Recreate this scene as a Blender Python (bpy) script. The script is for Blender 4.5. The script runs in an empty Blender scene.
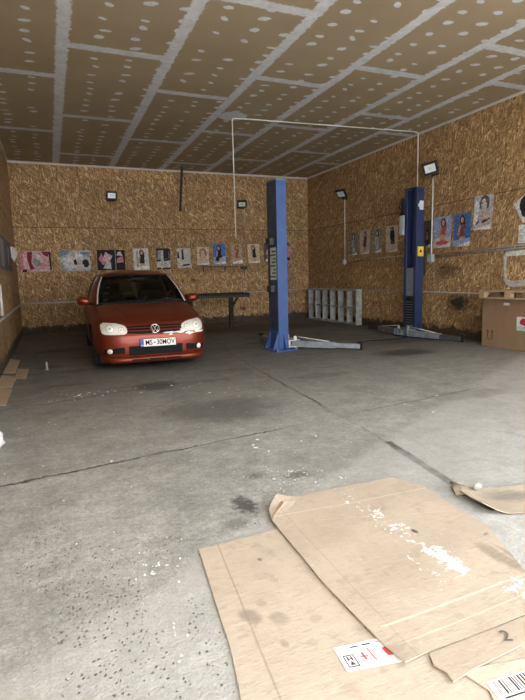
import bpy, bmesh, math, random
from math import sin, cos, pi, radians as rad
from mathutils import Vector, Matrix
from mathutils.bvhtree import BVHTree
random.seed(7)
scene = bpy.context.scene
COL = scene.collection

# room dimensions (metres)
XL, XR, YB, YF, ZC = -0.74, 7.63, 14.45, -0.35, 4.34
CAM_H = 1.34

# ------------------------------------------------------------------ shader helpers
class S:
    """scalar/vector socket with arithmetic"""
    def __init__(s, nt, sock): s.nt, s.k = nt, sock
    def _m(s, op, *a):
        n = s.nt.nodes.new('ShaderNodeMath'); n.operation = op
        for i, v in enumerate((s,) + a):
            if isinstance(v, S): s.nt.links.new(v.k, n.inputs[i])
            else: n.inputs[i].default_value = v
        return S(s.nt, n.outputs[0])
    def __add__(s, o): return s._m('ADD', o)
    __radd__ = __add__
    def __sub__(s, o): return s._m('SUBTRACT', o)
    def __rsub__(s, o): return (s * -1.0) + o
    def __mul__(s, o): return s._m('MULTIPLY', o)
    __rmul__ = __mul__
    def __truediv__(s, o): return s._m('DIVIDE', o)
    def max(s, o): return s._m('MAXIMUM', o)
    def min(s, o): return s._m('MINIMUM', o)
    def abs(s): return s._m('ABSOLUTE')
    def floor(s): return s._m('FLOOR')
    def frac(s): return s._m('FRACT')
    def sqrt(s): return s._m('SQRT')
    def pow(s, o): return s._m('POWER', o)
    def gt(s, o): return s._m('GREATER_THAN', o)
    def lt(s, o): return s._m('LESS_THAN', o)
    def step(s, a, b, inv=False):
        n = s.nt.nodes.new('ShaderNodeMapRange'); n.interpolation_type = 'SMOOTHSTEP'
        s.nt.links.new(s.k, n.inputs[0])
        n.inputs[1].default_value = a; n.inputs[2].default_value = b
        n.inputs[3].default_value = 1.0 if inv else 0.0; n.inputs[4].default_value = 0.0 if inv else 1.0
        return S(s.nt, n.outputs[0])

class T:
    def __init__(t, name):
        t.m = bpy.data.materials.new(name); t.m.use_nodes = True
        t.nt = t.m.node_tree
        t.b = t.nt.nodes['Principled BSDF']
    def n(t, typ, **kw):
        nd = t.nt.nodes.new(typ)
        for k, v in kw.items(): setattr(nd, k, v)
        return nd
    def pos(t):
        g = t.n('ShaderNodeNewGeometry'); s = t.n('ShaderNodeSeparateXYZ')
        t.nt.links.new(g.outputs['Position'], s.inputs[0])
        return [S(t.nt, s.outputs[i]) for i in range(3)]
    def objpos(t):
        g = t.n('ShaderNodeTexCoord'); s = t.n('ShaderNodeSeparateXYZ')
        t.nt.links.new(g.outputs['Object'], s.inputs[0])
        return [S(t.nt, s.outputs[i]) for i in range(3)]
    def vec(t, x, y, z=0.0):
        c = t.n('ShaderNodeCombineXYZ')
        for i, v in enumerate((x, y, z)):
            if isinstance(v, S): t.nt.links.new(v.k, c.inputs[i])
            else: c.inputs[i].default_value = v
        return c.outputs[0]
    def noise(t, v, scale, detail=3, rough=0.55):
        n = t.n('ShaderNodeTexNoise'); t.nt.links.new(v, n.inputs['Vector'])
        n.inputs['Scale'].default_value = scale; n.inputs['Detail'].default_value = detail
        n.inputs['Roughness'].default_value = rough
        return S(t.nt, n.outputs[0])
    def white(t, v):
        n = t.n('ShaderNodeTexWhiteNoise', noise_dimensions='3D'); t.nt.links.new(v, n.inputs['Vector'])
        return S(t.nt, n.outputs[0])
    def voro(t, v, scale=1.0, feature='F1', rnd=1.0):
        n = t.n('ShaderNodeTexVoronoi', feature=feature); t.nt.links.new(v, n.inputs['Vector'])
        n.inputs['Scale'].default_value = scale; n.inputs['Randomness'].default_value = rnd
        return n
    def ramp(t, s, stops):
        r = t.n('ShaderNodeValToRGB'); t.nt.links.new(s.k, r.inputs[0])
        e = r.color_ramp.elements
        while len(e) < len(stops): e.new(0.5)
        for el, (p, c) in zip(e, stops): el.position = p; el.color = (*c, 1)
        return r.outputs[0]
    def mix(t, f, a, b, mode='MIX'):
        n = t.n('ShaderNodeMix', data_type='RGBA', blend_type=mode)
        if isinstance(f, S): t.nt.links.new(f.k, n.inputs[0])
        else: n.inputs[0].default_value = f
        for i, v in ((6, a), (7, b)):
            if isinstance(v, tuple): n.inputs[i].default_value = (*v, 1)
            else: t.nt.links.new(v, n.inputs[i])
        return n.outputs[2]
    def gray(t, s):
        c = t.n('ShaderNodeCombineColor')
        for i in range(3): t.nt.links.new(s.k, c.inputs[i])
        return c.outputs[0]
    def color(t, c): t.nt.links.new(c, t.b.inputs['Base Color'])
    def bump(t, h, strength=0.3, dist=0.01):
        b = t.n('ShaderNodeBump'); t.nt.links.new(h.k, b.inputs['Height'])
        b.inputs['Strength'].default_value = strength; b.inputs['Distance'].default_value = dist
        t.nt.links.new(b.outputs[0], t.b.inputs['Normal'])
    def set(t, **kw):
        for k, v in kw.items(): t.b.inputs[k.replace('_', ' ')].default_value = v
        return t

_pm = {}
def plain(rgb, rough=0.6, metal=0.0, var=0.12, scale=14.0, coat=0.0, spec=0.5):
    """simple procedural paint / plastic / metal with slight mottling"""
    key = (rgb, rough, metal, var, scale, coat, spec)
    if key in _pm: return _pm[key]
    t = T('paint_%d' % len(_pm))
    p = t.objpos(); v = t.vec(*p)
    n = t.noise(v, scale, 4)
    c = t.ramp(n, [(0.3, tuple(max(0, x * (1 - var)) for x in rgb)), (0.7, tuple(min(1, x * (1 + var)) for x in rgb))])
    t.color(c); t.set(Roughness=rough, Metallic=metal, Coat_Weight=coat, Coat_Roughness=0.08, Specular_IOR_Level=spec)
    _pm[key] = t.m
    return t.m

# ------------------------------------------------------------------ mesh helpers
class MB:
    def __init__(s): s.v, s.f, s.mi, s.sm = [], [], [], []
    def add(s, vs, fs, mi=0, smooth=False, M=None):
        o = len(s.v)
        s.v += [tuple(M @ Vector(p)) if M is not None else tuple(p) for p in vs]
        for f in fs: s.f.append([i + o for i in f]); s.mi.append(mi); s.sm.append(smooth)
        return s
    def box(s, a, b, mi=0, M=None):
        (x0, y0, z0), (x1, y1, z1) = a, b
        vs = [(x0, y0, z0), (x1, y0, z0), (x1, y1, z0), (x0, y1, z0), (x0, y0, z1), (x1, y0, z1), (x1, y1, z1), (x0, y1, z1)]
        return s.add(vs, [(0, 3, 2, 1), (4, 5, 6, 7), (0, 1, 5, 4), (1, 2, 6, 5), (2, 3, 7, 6), (3, 0, 4, 7)], mi, False, M)
    def prism(s, poly, h0, h1, mi=0, M=None):
        """polygon in XY (ccw) extruded in Z"""
        n = len(poly)
        vs = [(x, y, h0) for x, y in poly] + [(x, y, h1) for x, y in poly]
        fs = [list(range(n))[::-1], [i + n for i in range(n)]] + [(i, (i + 1) % n, (i + 1) % n + n, i + n) for i in range(n)]
        return s.add(vs, fs, mi, False, M)
    def tube(s, pts, r, n=10, mi=0, M=None, cap=True):
        pts = [Vector(p) for p in pts]; rings = []; vs = []; fs = []
        up = None
        for i, p in enumerate(pts):
            d = (pts[min(i + 1, len(pts) - 1)] - pts[max(i - 1, 0)]).normalized()
            if up is None:
                up = d.orthogonal().normalized()
            up = (up - d * up.dot(d)).normalized(); w = d.cross(up)
            rr = r[i] if isinstance(r, (list, tuple)) else r
            for k in range(n):
                a = 2 * pi * k / n
                vs.append(p + up * cos(a) * rr + w * sin(a) * rr)
        for i in range(len(pts) - 1):
            for k in range(n):
                fs.append((i * n + k, i * n + (k + 1) % n, (i + 1) * n + (k + 1) % n, (i + 1) * n + k))
        if cap:
            fs.append(list(range(n))[::-1]); fs.append([(len(pts) - 1) * n + k for k in range(n)])
        return s.add(vs, fs, mi, True, M)
    def bar(s, a, b, w, h, mi=0, up=(0, 0, 1)):
        """rectangular bar from a to b"""
        a, b = Vector(a), Vector(b); d = (b - a); L = d.length; d.normalize()
        up = Vector(up); x = d.cross(up).normalized(); z = x.cross(d)
        M = Matrix(((x.x, d.x, z.x, a.x), (x.y, d.y, z.y, a.y), (x.z, d.z, z.z, a.z), (0, 0, 0, 1)))
        return s.box((-w / 2, 0, -h / 2), (w / 2, L, h / 2), mi, M)
    def lathe(s, prof, n=24, mi=0, M=None, closed=False):
        """profile [(r, z)] about Z"""
        vs = []; fs = []; m = len(prof)
        for k in range(n):
            a = 2 * pi * k / n
            vs += [(r * cos(a), r * sin(a), z) for r, z in prof]
        for k in range(n):
            for i in range(m if closed else m - 1):
                j = (i + 1) % m; k2 = (k + 1) % n
                fs.append((k * m + i, k2 * m + i, k2 * m + j, k * m + j))
        return s.add(vs, fs, mi, True, M)
    def disc(s, c, rx, ry, n=16, mi=0, M=None):
        vs = [(c[0] + rx * cos(2 * pi * k / n), c[1] + ry * sin(2 * pi * k / n), c[2]) for k in range(n)]
        return s.add(vs, [list(range(n))], mi, False, M)
    def grid(s, fn, nu, nv, mi=0, smooth=True, M=None):
        vs = [fn(i / nu, j / nv) for j in range(nv + 1) for i in range(nu + 1)]
        fs = [(j * (nu + 1) + i, j * (nu + 1) + i + 1, (j + 1) * (nu + 1) + i + 1, (j + 1) * (nu + 1) + i) for j in range(nv) for i in range(nu)]
        return s.add(vs, fs, mi, smooth, M)
    def mesh(s, name, mats):
        me = bpy.data.meshes.new(name); me.from_pydata(s.v, [], s.f)
        for m in (mats if isinstance(mats, (list, tuple)) else [mats]): me.materials.append(m)
        for p, mi, sm in zip(me.polygons, s.mi, s.sm): p.material_index = mi; p.use_smooth = sm
        me.update(); return me
    def build(s, name, mats, parent=None, bevel=0.0, solid=0.0, weld=False):
        me = s.mesh(name, mats)
        if weld:
            bm = bmesh.new(); bm.from_mesh(me); bmesh.ops.remove_doubles(bm, verts=bm.verts, dist=1e-5)
            bmesh.ops.recalc_face_normals(bm, faces=bm.faces); bm.to_mesh(me); bm.free()
        o = bpy.data.objects.new(name, me); COL.objects.link(o)
        if parent is not None: o.parent = parent
        if solid:
            md = o.modifiers.new('Solid', 'SOLIDIFY'); md.thickness = solid; md.offset = 0
        if bevel:
            md = o.modifiers.new('Bevel', 'BEVEL'); md.width = bevel; md.segments = 2; md.limit_method = 'ANGLE'; md.angle_limit = rad(40)
        return o

def tag(o, label, cat, group=None, kind=None):
    o['label'] = label; o['category'] = cat
    if group: o['group'] = group
    if kind: o['kind'] = kind
    return o
def struct(o): o['kind'] = 'structure'; return o
def empty(name, loc=(0, 0, 0), rz=0.0):
    o = bpy.data.objects.new(name, None); COL.objects.link(o)
    o.location = loc; o.rotation_euler = (0, 0, rz); o.empty_display_size = 0.1
    return o

# ------------------------------------------------------------------ setting materials
def osb_material(name, axis, stains, tint=(1.27, 1.20, 1.06)):
    """oriented strand board: layered stretched flakes. axis: which world axis runs along the wall"""
    t = T(name); x, y, z = t.pos()
    u, w = (x if axis == 'x' else y), z
    vbase = t.vec(u, w, 0.0)
    wob = t.noise(vbase, 2.5, 2)
    col = None; hsum = None
    for k, (ang, su, sv, th) in enumerate(((78, 6.5, 50, -1), (28, 8.0, 52, 0.50), (118, 8.5, 56, 0.60), (-35, 7.5, 46, 0.66), (95, 8, 64, 0.70))):
        a = rad(ang)
        p = (u * cos(a) + w * sin(a)) * su + wob * 1.2 + k * 7.3
        q = (w * cos(a) - u * sin(a)) * sv + wob * 3.0 + k * 3.1
        v = t.voro(t.vec(p, q, 0.0), 1.0)
        sep = t.n('ShaderNodeSeparateColor'); t.nt.links.new(v.outputs['Color'], sep.inputs[0])
        r1, r2 = S(t.nt, sep.outputs[0]), S(t.nt, sep.outputs[1])
        d = S(t.nt, v.outputs['Distance'])
        c = t.ramp(r1, [(0.0, (0.17, 0.105, 0.052)), (0.3, (0.29, 0.185, 0.092)), (0.65, (0.39, 0.26, 0.135)), (0.88, (0.50, 0.36, 0.20)), (1.0, (0.74, 0.61, 0.41))])
        c = t.mix(d.step(0.45, 0.85), c, (0.12, 0.07, 0.035))
        if col is None: col, hsum = c, r1
        else:
            mk = r2.gt(th); col = t.mix(mk, col, c); hsum = hsum + mk * r1 * 0.6
    # sheets: each one its own tone, seams dark
    su_, sz_ = (u - (0.9 if axis == 'x' else 1.95)) / 2.5, (w - 0.23) / 1.25
    cell = t.white(t.vec(su_.floor(), sz_.floor(), 1.0))
    col = t.mix(0.55, col, t.mix(1.0, col, t.gray(cell * 0.5 + 0.72), 'MULTIPLY'))
    n3 = t.noise(vbase, 0.9, 3)
    col = t.mix(n3.step(0.45, 0.75) * 0.25, col, (0.16, 0.09, 0.04))
    seamz = (w - 2.735 + (wob - 0.5) * 0.006).abs().step(0.006, 0.014, True)
    fu = su_.frac(); seamu = (fu - 0.5).abs().step(0.496, 0.4985) * 0.5
    col = t.mix(seamz.max(seamu) * 0.75, col, (0.05, 0.028, 0.012))
    # rising damp / splashed dirt along the floor edge
    n4 = t.noise(vbase, 5.0, 4)
    dirt = (w - n4 * 0.36 + 0.02).step(0.0, 0.07, True)
    col = t.mix(dirt * 0.9, col, (0.018, 0.015, 0.012))
    for (cu, cz, ru, rz, cc, amt) in stains:
        du, dz = (u - cu) / ru, (w - cz) / rz
        d = (du * du + dz * dz).sqrt() + (t.noise(vbase, 9.0, 5, 0.7) - 0.5) * 1.3
        col = t.mix(d.step(0.25, 1.0, True) * amt, col, cc)
    col = t.mix(1.0, col, tint, 'MULTIPLY')
    t.color(col); t.set(Roughness=0.75)
    t.bump(hsum, 0.25, 0.004)
    return t.m

def floor_material():
    t = T('garage_concrete'); x, y, z = t.pos()
    P = t.vec(x, y, 0.0)
    big = t.noise(P, 0.55, 4, 0.6); mid = t.noise(P, 2.6, 5, 0.65); fine = t.noise(P, 22, 5, 0.7); gr = t.noise(P, 90, 3, 0.7)
    col = t.ramp(big * 0.35 + mid * 0.4 + fine * 0.25, [(0.34, (0.185, 0.19, 0.176)), (0.48, (0.295, 0.302, 0.283)), (0.64, (0.425, 0.433, 0.412))])
    col = t.mix(1.0, col, t.gray((gr.step(0.30, 0.70) * 0.34 + 0.83) * (t.noise(P, 34, 4, 0.7).step(0.30, 0.70) * 0.30 + 0.85) * (t.noise(P, 8, 5, 0.7).step(0.30, 0.70) * 0.26 + 0.87)), 'MULTIPLY')
    # concrete darker deep in the garage, paler at the door
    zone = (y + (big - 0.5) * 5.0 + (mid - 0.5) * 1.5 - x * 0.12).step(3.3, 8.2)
    col = t.mix(zone * FLOOR_DARKEN, col, t.mix(1.0, col, (0.30, 0.285, 0.255), 'MULTIPLY'))
    sm = t.noise(t.vec(x * 0.45 + 9, y * 1.5), 1.6, 4, 0.6)
    col = t.mix(sm.step(0.56, 0.70) * zone * 0.55, col, (0.05, 0.046, 0.04))
    # poured screed near the doorway: lighter rough patch at the left
    scr = (y - 1.89 - x * 0.56 + (mid - 0.5) * 0.45 + (fine - 0.5) * 0.15).step(-0.05, 0.10, True)
    col = t.mix(scr * 0.40, col, (0.48, 0.487, 0.472))
    blot = t.noise(t.vec(x * 1.0 + 31, y * 0.7), 2.2, 6, 0.72)
    col = t.mix(blot.step(0.52, 0.72) * 0.45, col, t.mix(1.0, col, (0.52, 0.50, 0.47), 'MULTIPLY'))
    # stains (oil)
    def stain(cx, cy, rx, ry, amt, cc=(0.045, 0.043, 0.040), sc=7.0, rag=1.1, soft=(0.35, 1.0)):
        nonlocal col
        dx, dy = (x - cx) / rx, (y - cy) / ry
        d = (dx * dx + dy * dy).sqrt() + (t.noise(P, sc, 4, 0.7) - 0.5) * rag
        col = t.mix(d.step(soft[0], soft[1], True) * amt, col, cc)
    stain(0.965, 2.68, 0.11, 0.21, 0.85, (0.055, 0.055, 0.055), 30, 1.5, (0.3, 0.8))
    stain(0.85, 2.48, 0.10, 0.10, 0.45, (0.10, 0.098, 0.095), 22, 1.4)
    stain(5.5, 6.95, 0.75, 0.42, 0.8, (0.025, 0.023, 0.02), 3, 0.9)
    stain(1.55, 4.85, 0.80, 0.60, 0.6, (0.07, 0.065, 0.06), 3, 1.0)
    stain(1.15, 6.35, 0.38, 0.4, 0.7, (0.05, 0.047, 0.042), 4, 1.0)
    stain(3.3, 5.9, 0.5, 0.25, 0.35, (0.08, 0.076, 0.07), 4, 1.0)
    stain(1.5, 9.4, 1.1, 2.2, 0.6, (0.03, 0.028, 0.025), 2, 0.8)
    stain(-0.1, 8.6, 0.35, 0.25, 0.6, (0.035, 0.033, 0.03), 5, 1.0)
    stain(0.1, 10.6, 0.6, 0.35, 0.6, (0.03, 0.028, 0.025), 4, 1.0)
    stain(5.0, 12.4, 2.8, 1.4, 0.6, (0.03, 0.028, 0.024), 2, 0.9)
    stain(6.6, 8.2, 1.2, 0.5, 0.45, (0.04, 0.037, 0.032), 3, 1.0)
    stain(4.2, 4.15, 0.9, 0.25, 0.25, (0.10, 0.097, 0.09), 4, 1.1)
    stain(1.45, 2.95, 0.22, 0.16, 0.6, (0.06, 0.06, 0.058), 40, 2.2, (0.2, 0.5))
    stain(1.20, 3.05, 0.16, 0.12, 0.5, (0.06, 0.06, 0.058), 44, 2.2, (0.2, 0.5))
    # cracks and slab joints, with slab step shadows painted into some lines
    crack_shadow = None
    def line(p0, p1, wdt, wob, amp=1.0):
        nonlocal crack_shadow
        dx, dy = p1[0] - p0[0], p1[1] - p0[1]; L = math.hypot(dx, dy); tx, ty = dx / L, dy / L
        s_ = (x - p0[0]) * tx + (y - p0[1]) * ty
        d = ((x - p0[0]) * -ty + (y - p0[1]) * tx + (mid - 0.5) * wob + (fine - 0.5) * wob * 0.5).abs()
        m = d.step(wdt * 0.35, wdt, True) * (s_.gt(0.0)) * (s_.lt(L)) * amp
        crack_shadow = m if crack_shadow is None else crack_shadow.max(m)
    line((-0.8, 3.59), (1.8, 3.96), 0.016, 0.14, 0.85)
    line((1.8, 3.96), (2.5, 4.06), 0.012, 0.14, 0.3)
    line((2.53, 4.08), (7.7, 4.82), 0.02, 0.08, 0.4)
    line((2.22, 2.0), (2.41, 3.25), 0.045, 0.06, 0.8)  # wide band: shadow of the slab step painted in
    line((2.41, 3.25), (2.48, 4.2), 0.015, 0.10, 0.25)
    line((2.48, 4.2), (2.80, 7.7), 0.026, 0.16, 0.75)  # joint with the step's shadow painted along it
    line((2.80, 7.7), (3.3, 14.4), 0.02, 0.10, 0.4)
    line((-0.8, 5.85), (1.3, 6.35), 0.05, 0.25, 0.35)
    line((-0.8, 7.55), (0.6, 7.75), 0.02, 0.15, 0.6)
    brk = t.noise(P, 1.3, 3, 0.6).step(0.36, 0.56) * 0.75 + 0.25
    crack_shadow = crack_shadow * brk
    col = t.mix(crack_shadow, col, (0.045, 0.042, 0.038))
    # crumbled edge along the long joint
    dj = (x - 2.53 - (y - 5.0) * 0.095 + (mid - 0.5) * 0.25).abs()
    rub = dj.step(0.03, 0.16, True) * (y.step(4.6, 5.2)) * (y.step(7.4, 8.4, True)) * t.noise(P, 40, 2).step(0.45, 0.6)
    col = t.mix(rub * 0.45, col, (0.30, 0.285, 0.25))
    # pits, thicker in the rough screed near the door
    pv = t.voro(t.vec(x * 66 + (fine - 0.5) * 1.8, y * 58 + (fine - 0.5) * 1.8), 1.0)
    pd = S(t.nt, pv.outputs['Distance'])
    psep = t.n('ShaderNodeSeparateColor'); t.nt.links.new(pv.outputs['Color'], psep.inputs[0])
    pz = t.noise(P, 2.2, 3, 0.6)
    near = (y + (pz - 0.5) * 1.6).step(2.2, 5.0, True)
    dimv = t.voro(t.vec(x * 19 + mid * 2.0, y * 15), 1.0, 'SMOOTH_F1'); dim = S(t.nt, dimv.outputs['Distance']) * (y - x * 0.4 + (mid - 0.5) * 2.0).step(1.2, 2.9, True)
    zone_p = None
    for (cx, cy, rx, ry) in ((0.12, 2.05, 0.20, 0.40), (0.10, 1.62, 0.22, 0.22), (0.32, 2.45, 0.25, 0.2), (-0.12, 2.7, 0.16, 0.5), (1.42, 2.95, 0.22, 0.17), (1.20, 3.08, 0.14, 0.12), (0.14, 5.9, 0.12, 0.7), (0.45, 1.7, 0.06, 0.4), (0.9, 2.45, 0.14, 0.08)):
        dx, dy = (x - cx) / rx, (y - cy) / ry
        z_ = ((dx * dx + dy * dy).sqrt() + (pz - 0.5) * 2.2 + (mid - 0.5) * 1.2).step(0.6, 1.1, True)
        zone_p = z_ if zone_p is None else zone_p.max(z_)
    pit = (pd + (fine - 0.5) * 0.25 + (S(t.nt, psep.outputs[1]) - 0.5) * 0.22).step(0.12, 0.34, True) * S(t.nt, psep.outputs[0]).gt(0.56) * (zone_p * 0.95 + near * 0.05).gt(0.5)
    col = t.mix(pit * 0.65, col, (0.07, 0.065, 0.06))
    # paint/plaster specks trodden in
    wv = t.voro(t.vec(x * 26 + 3, y * 26), 1.0); wd = S(t.nt, wv.outputs['Distance'])
    wsep = t.n('ShaderNodeSeparateColor'); t.nt.links.new(wv.outputs['Color'], wsep.inputs[0])
    speck = (wd + (fine - 0.5) * 0.4).step(0.10, 0.22, True) * S(t.nt, wsep.outputs[1]).gt(0.93) * t.noise(P, 1.1, 2).step(0.45, 0.6)
    col = t.mix(speck * 0.8, col, (0.70, 0.70, 0.69))
    t.color(col)
    rgh = t.noise(P, 3.0, 3)
    t.nt.links.new((rgh * 0.25 + 0.55).k, t.b.inputs['Roughness'])
    lum = t.noise(P, 9, 5, 0.7)
    t.bump(lum * 0.15 + fine * 0.40 + gr * 0.22 - pit * 0.6 - crack_shadow * 0.9 + mid * 0.5 + dim * 0.25, 0.75, 0.022)
    t.set(Specular_IOR_Level=0.3)
    return t.m

def ceiling_material():
    t = T('plasterboard_ceiling'); x, y, z = t.pos(); P = t.vec(x, y, 0.0)
    n1 = t.noise(P, 4.5, 4, 0.65); n2 = t.noise(P, 16, 3, 0.6); n3 = t.noise(P, 0.7, 3)
    board = t.ramp(n3, [(0.3, BOARD_A), (0.7, BOARD_B)])
    J = [-0.92, 0.38, 1.76, 3.09, 4.35, 5.63, 6.78]
    m = None
    def add(v):
        nonlocal m
        m = v if m is None else m.max(v)
    for j in J:
        add(((x - j + (n1 - 0.5) * 0.05).abs() + (n2 - 0.5) * 0.11).step(0.064, 0.090, True))
    cross = {0: 8.48, 1: 7.36, 2: 8.60, 3: 7.57, 4: 6.74, 5: 5.56, 6: 6.54}
    for k, y0 in cross.items():
        x0, x1 = J[k], (J + [8.1])[k + 1]
        fy = ((y - y0) / 2.98 + 0.5); d = ((fy.frac() - 0.5) * 2.98 + (n1 - 0.5) * 0.06).abs() + (n2 - 0.5) * 0.09
        add(d.step(0.065, 0.095, True) * x.gt(x0) * x.lt(x1))
    # filled screw heads, three rows per board
    rows = t.white(t.vec(((x - 0.40) / 0.43 + 0.5).floor(), 2.0))
    cu = (x - 0.40) / 0.43 + 0.5; du = (cu.frac() - 0.5) * 0.43
    cv = (y + rows * 0.3) / 0.29; cell = t.vec(cu.floor(), cv.floor(), 4.0); cell2 = t.vec(cu.floor(), cv.floor(), 9.0); cell3 = t.vec(cu.floor(), cv.floor(), 15.0)
    r1, r2, r3 = t.white(cell), t.white(cell2), t.white(cell3)
    dv = (cv.frac() - 0.5 + (r1 - 0.5) * 0.45) * 0.29; du = du + (r2 - 0.5) * 0.07
    sk = (r3 - 0.5) * 1.2
    dd = ((du + dv * sk) / (r3 * 0.03 + 0.045)).pow(2.0) + ((dv) / (r1 * 0.03 + 0.030)).pow(2.0)
    dab = (dd.sqrt() + (n2 - 0.5) * 1.0).step(0.85, 1.1, True) * r2.gt(0.08)
    add(dab)
    # round patch of filler where the conduit leaves the ceiling
    px, py = (x - 3.42) / 0.30, (y - 9.45) / 0.28
    add(((px * px + py * py).sqrt() + (n1 - 0.5) * 0.5).step(0.85, 1.0, True))
    tone = t.ramp(n1 * 0.6 + n2 * 0.4, [(0.35, (0.50, 0.53, 0.575)), (0.6, (0.68, 0.715, 0.765))])
    col = t.mix(m, board, tone)
    t.color(col); t.set(Roughness=0.85, Specular_IOR_Level=0.25)
    t.bump(m + n2 * 0.2 * m, 0.4, 0.004)
    return t.m

FLOOR_DARKEN = 0.8
BOARD_A, BOARD_B = (0.325, 0.262, 0.175), (0.38, 0.312, 0.212)

# ------------------------------------------------------------------ room shell
def slab(name, a, b, mat):
    return struct(MB().box(a, b).build(name, mat))
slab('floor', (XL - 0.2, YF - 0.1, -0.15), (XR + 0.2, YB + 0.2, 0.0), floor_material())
slab('ceiling', (XL - 0.2, YF - 0.1, ZC), (XR + 0.2, YB + 0.2, ZC + 0.15), ceiling_material())
slab('wall_back', (XL - 0.15, YB, -0.1), (XR + 0.15, YB + 0.15, ZC + 0.1),
     osb_material('osb_back', 'x', [(3.85, 1.30, 0.10, 0.08, (0.05, 0.03, 0.02), 0.8), (3.55, 1.27, 0.07, 0.07, (0.05, 0.03, 0.02), 0.7), (5.37, 0.40, 0.18, 0.10, (0.04, 0.025, 0.015), 0.8), (6.5, 0.5, 0.3, 0.5, (0.10, 0.06, 0.03), 0.5)]))
slab('wall_right', (XR, YF - 0.1, -0.1), (XR + 0.15, YB + 0.15, ZC + 0.1),
     osb_material('osb_right', 'y', [(7.98, 0.72, 0.42, 0.24, (0.012, 0.011, 0.010), 0.95), (8.30, 1.38, 0.55, 0.22, (0.075, 0.042, 0.02), 0.7), (8.45, 1.44, 0.14, 0.035, (0.02, 0.014, 0.01), 0.9), (9.7, 1.2, 0.3, 0.5, (0.42, 0.38, 0.32), 0.35), (7.4, 0.35, 0.9, 0.22, (0.10, 0.06, 0.03), 0.5)]))
slab('wall_left', (XL - 0.15, YF - 0.1, -0.1), (XL, YB + 0.15, ZC + 0.1),
     osb_material('osb_left', 'y', [(8.0, 0.4, 2.5, 0.4, (0.10, 0.06, 0.035), 0.5)]))
# thin pale edging where ceiling meets the boards
trim_m = plain((0.55, 0.55, 0.53), 0.6)
struct(MB().box((XL, YB - 0.02, ZC - 0.045), (XR, YB - 0.001, ZC - 0.002)).build('trim_1', trim_m))
struct(MB().box((XR - 0.02, YF, ZC - 0.045), (XR - 0.001, YB - 0.021, ZC - 0.002)).build('trim_2', trim_m))
struct(MB().box((XL + 0.001, YF, ZC - 0.045), (XL + 0.02, YB - 0.021, ZC - 0.002)).build('trim_3', trim_m))
# forecourt outside the open door
gm = T('forecourt'); gp = gm.pos(); gm.color(gm.ramp(gm.noise(gm.vec(*gp), 1.5, 5), [(0.3, (0.36, 0.355, 0.34)), (0.7, (0.50, 0.49, 0.47))])); gm.set(Roughness=0.9)
slab('ground', (-18, -28, -0.2), (26, YF - 0.1, -0.03), gm.m)

# ------------------------------------------------------------------ car
def eval_mesh(o):
    dg = bpy.context.evaluated_depsgraph_get(); dg.update()
    return bpy.data.meshes.new_from_object(o.evaluated_get(dg), depsgraph=dg)

def text_mesh(txt, size, depth=0.0, font_scale_x=1.0, bold=0.0):
    cu = bpy.data.curves.new('txt', 'FONT'); cu.body = txt; cu.size = size; cu.extrude = depth; cu.offset = bold
    cu.align_x = 'CENTER'; cu.align_y = 'CENTER'
    o = bpy.data.objects.new('txt', cu); COL.objects.link(o)
    me = eval_mesh(o)
    for v in me.vertices: v.co.x *= font_scale_x
    vs = [tuple(v.co) for v in me.vertices]; fs = [tuple(p.vertices) for p in me.polygons]
    bpy.data.objects.remove(o); bpy.data.curves.remove(cu); bpy.data.meshes.remove(me)
    return vs, fs

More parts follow.
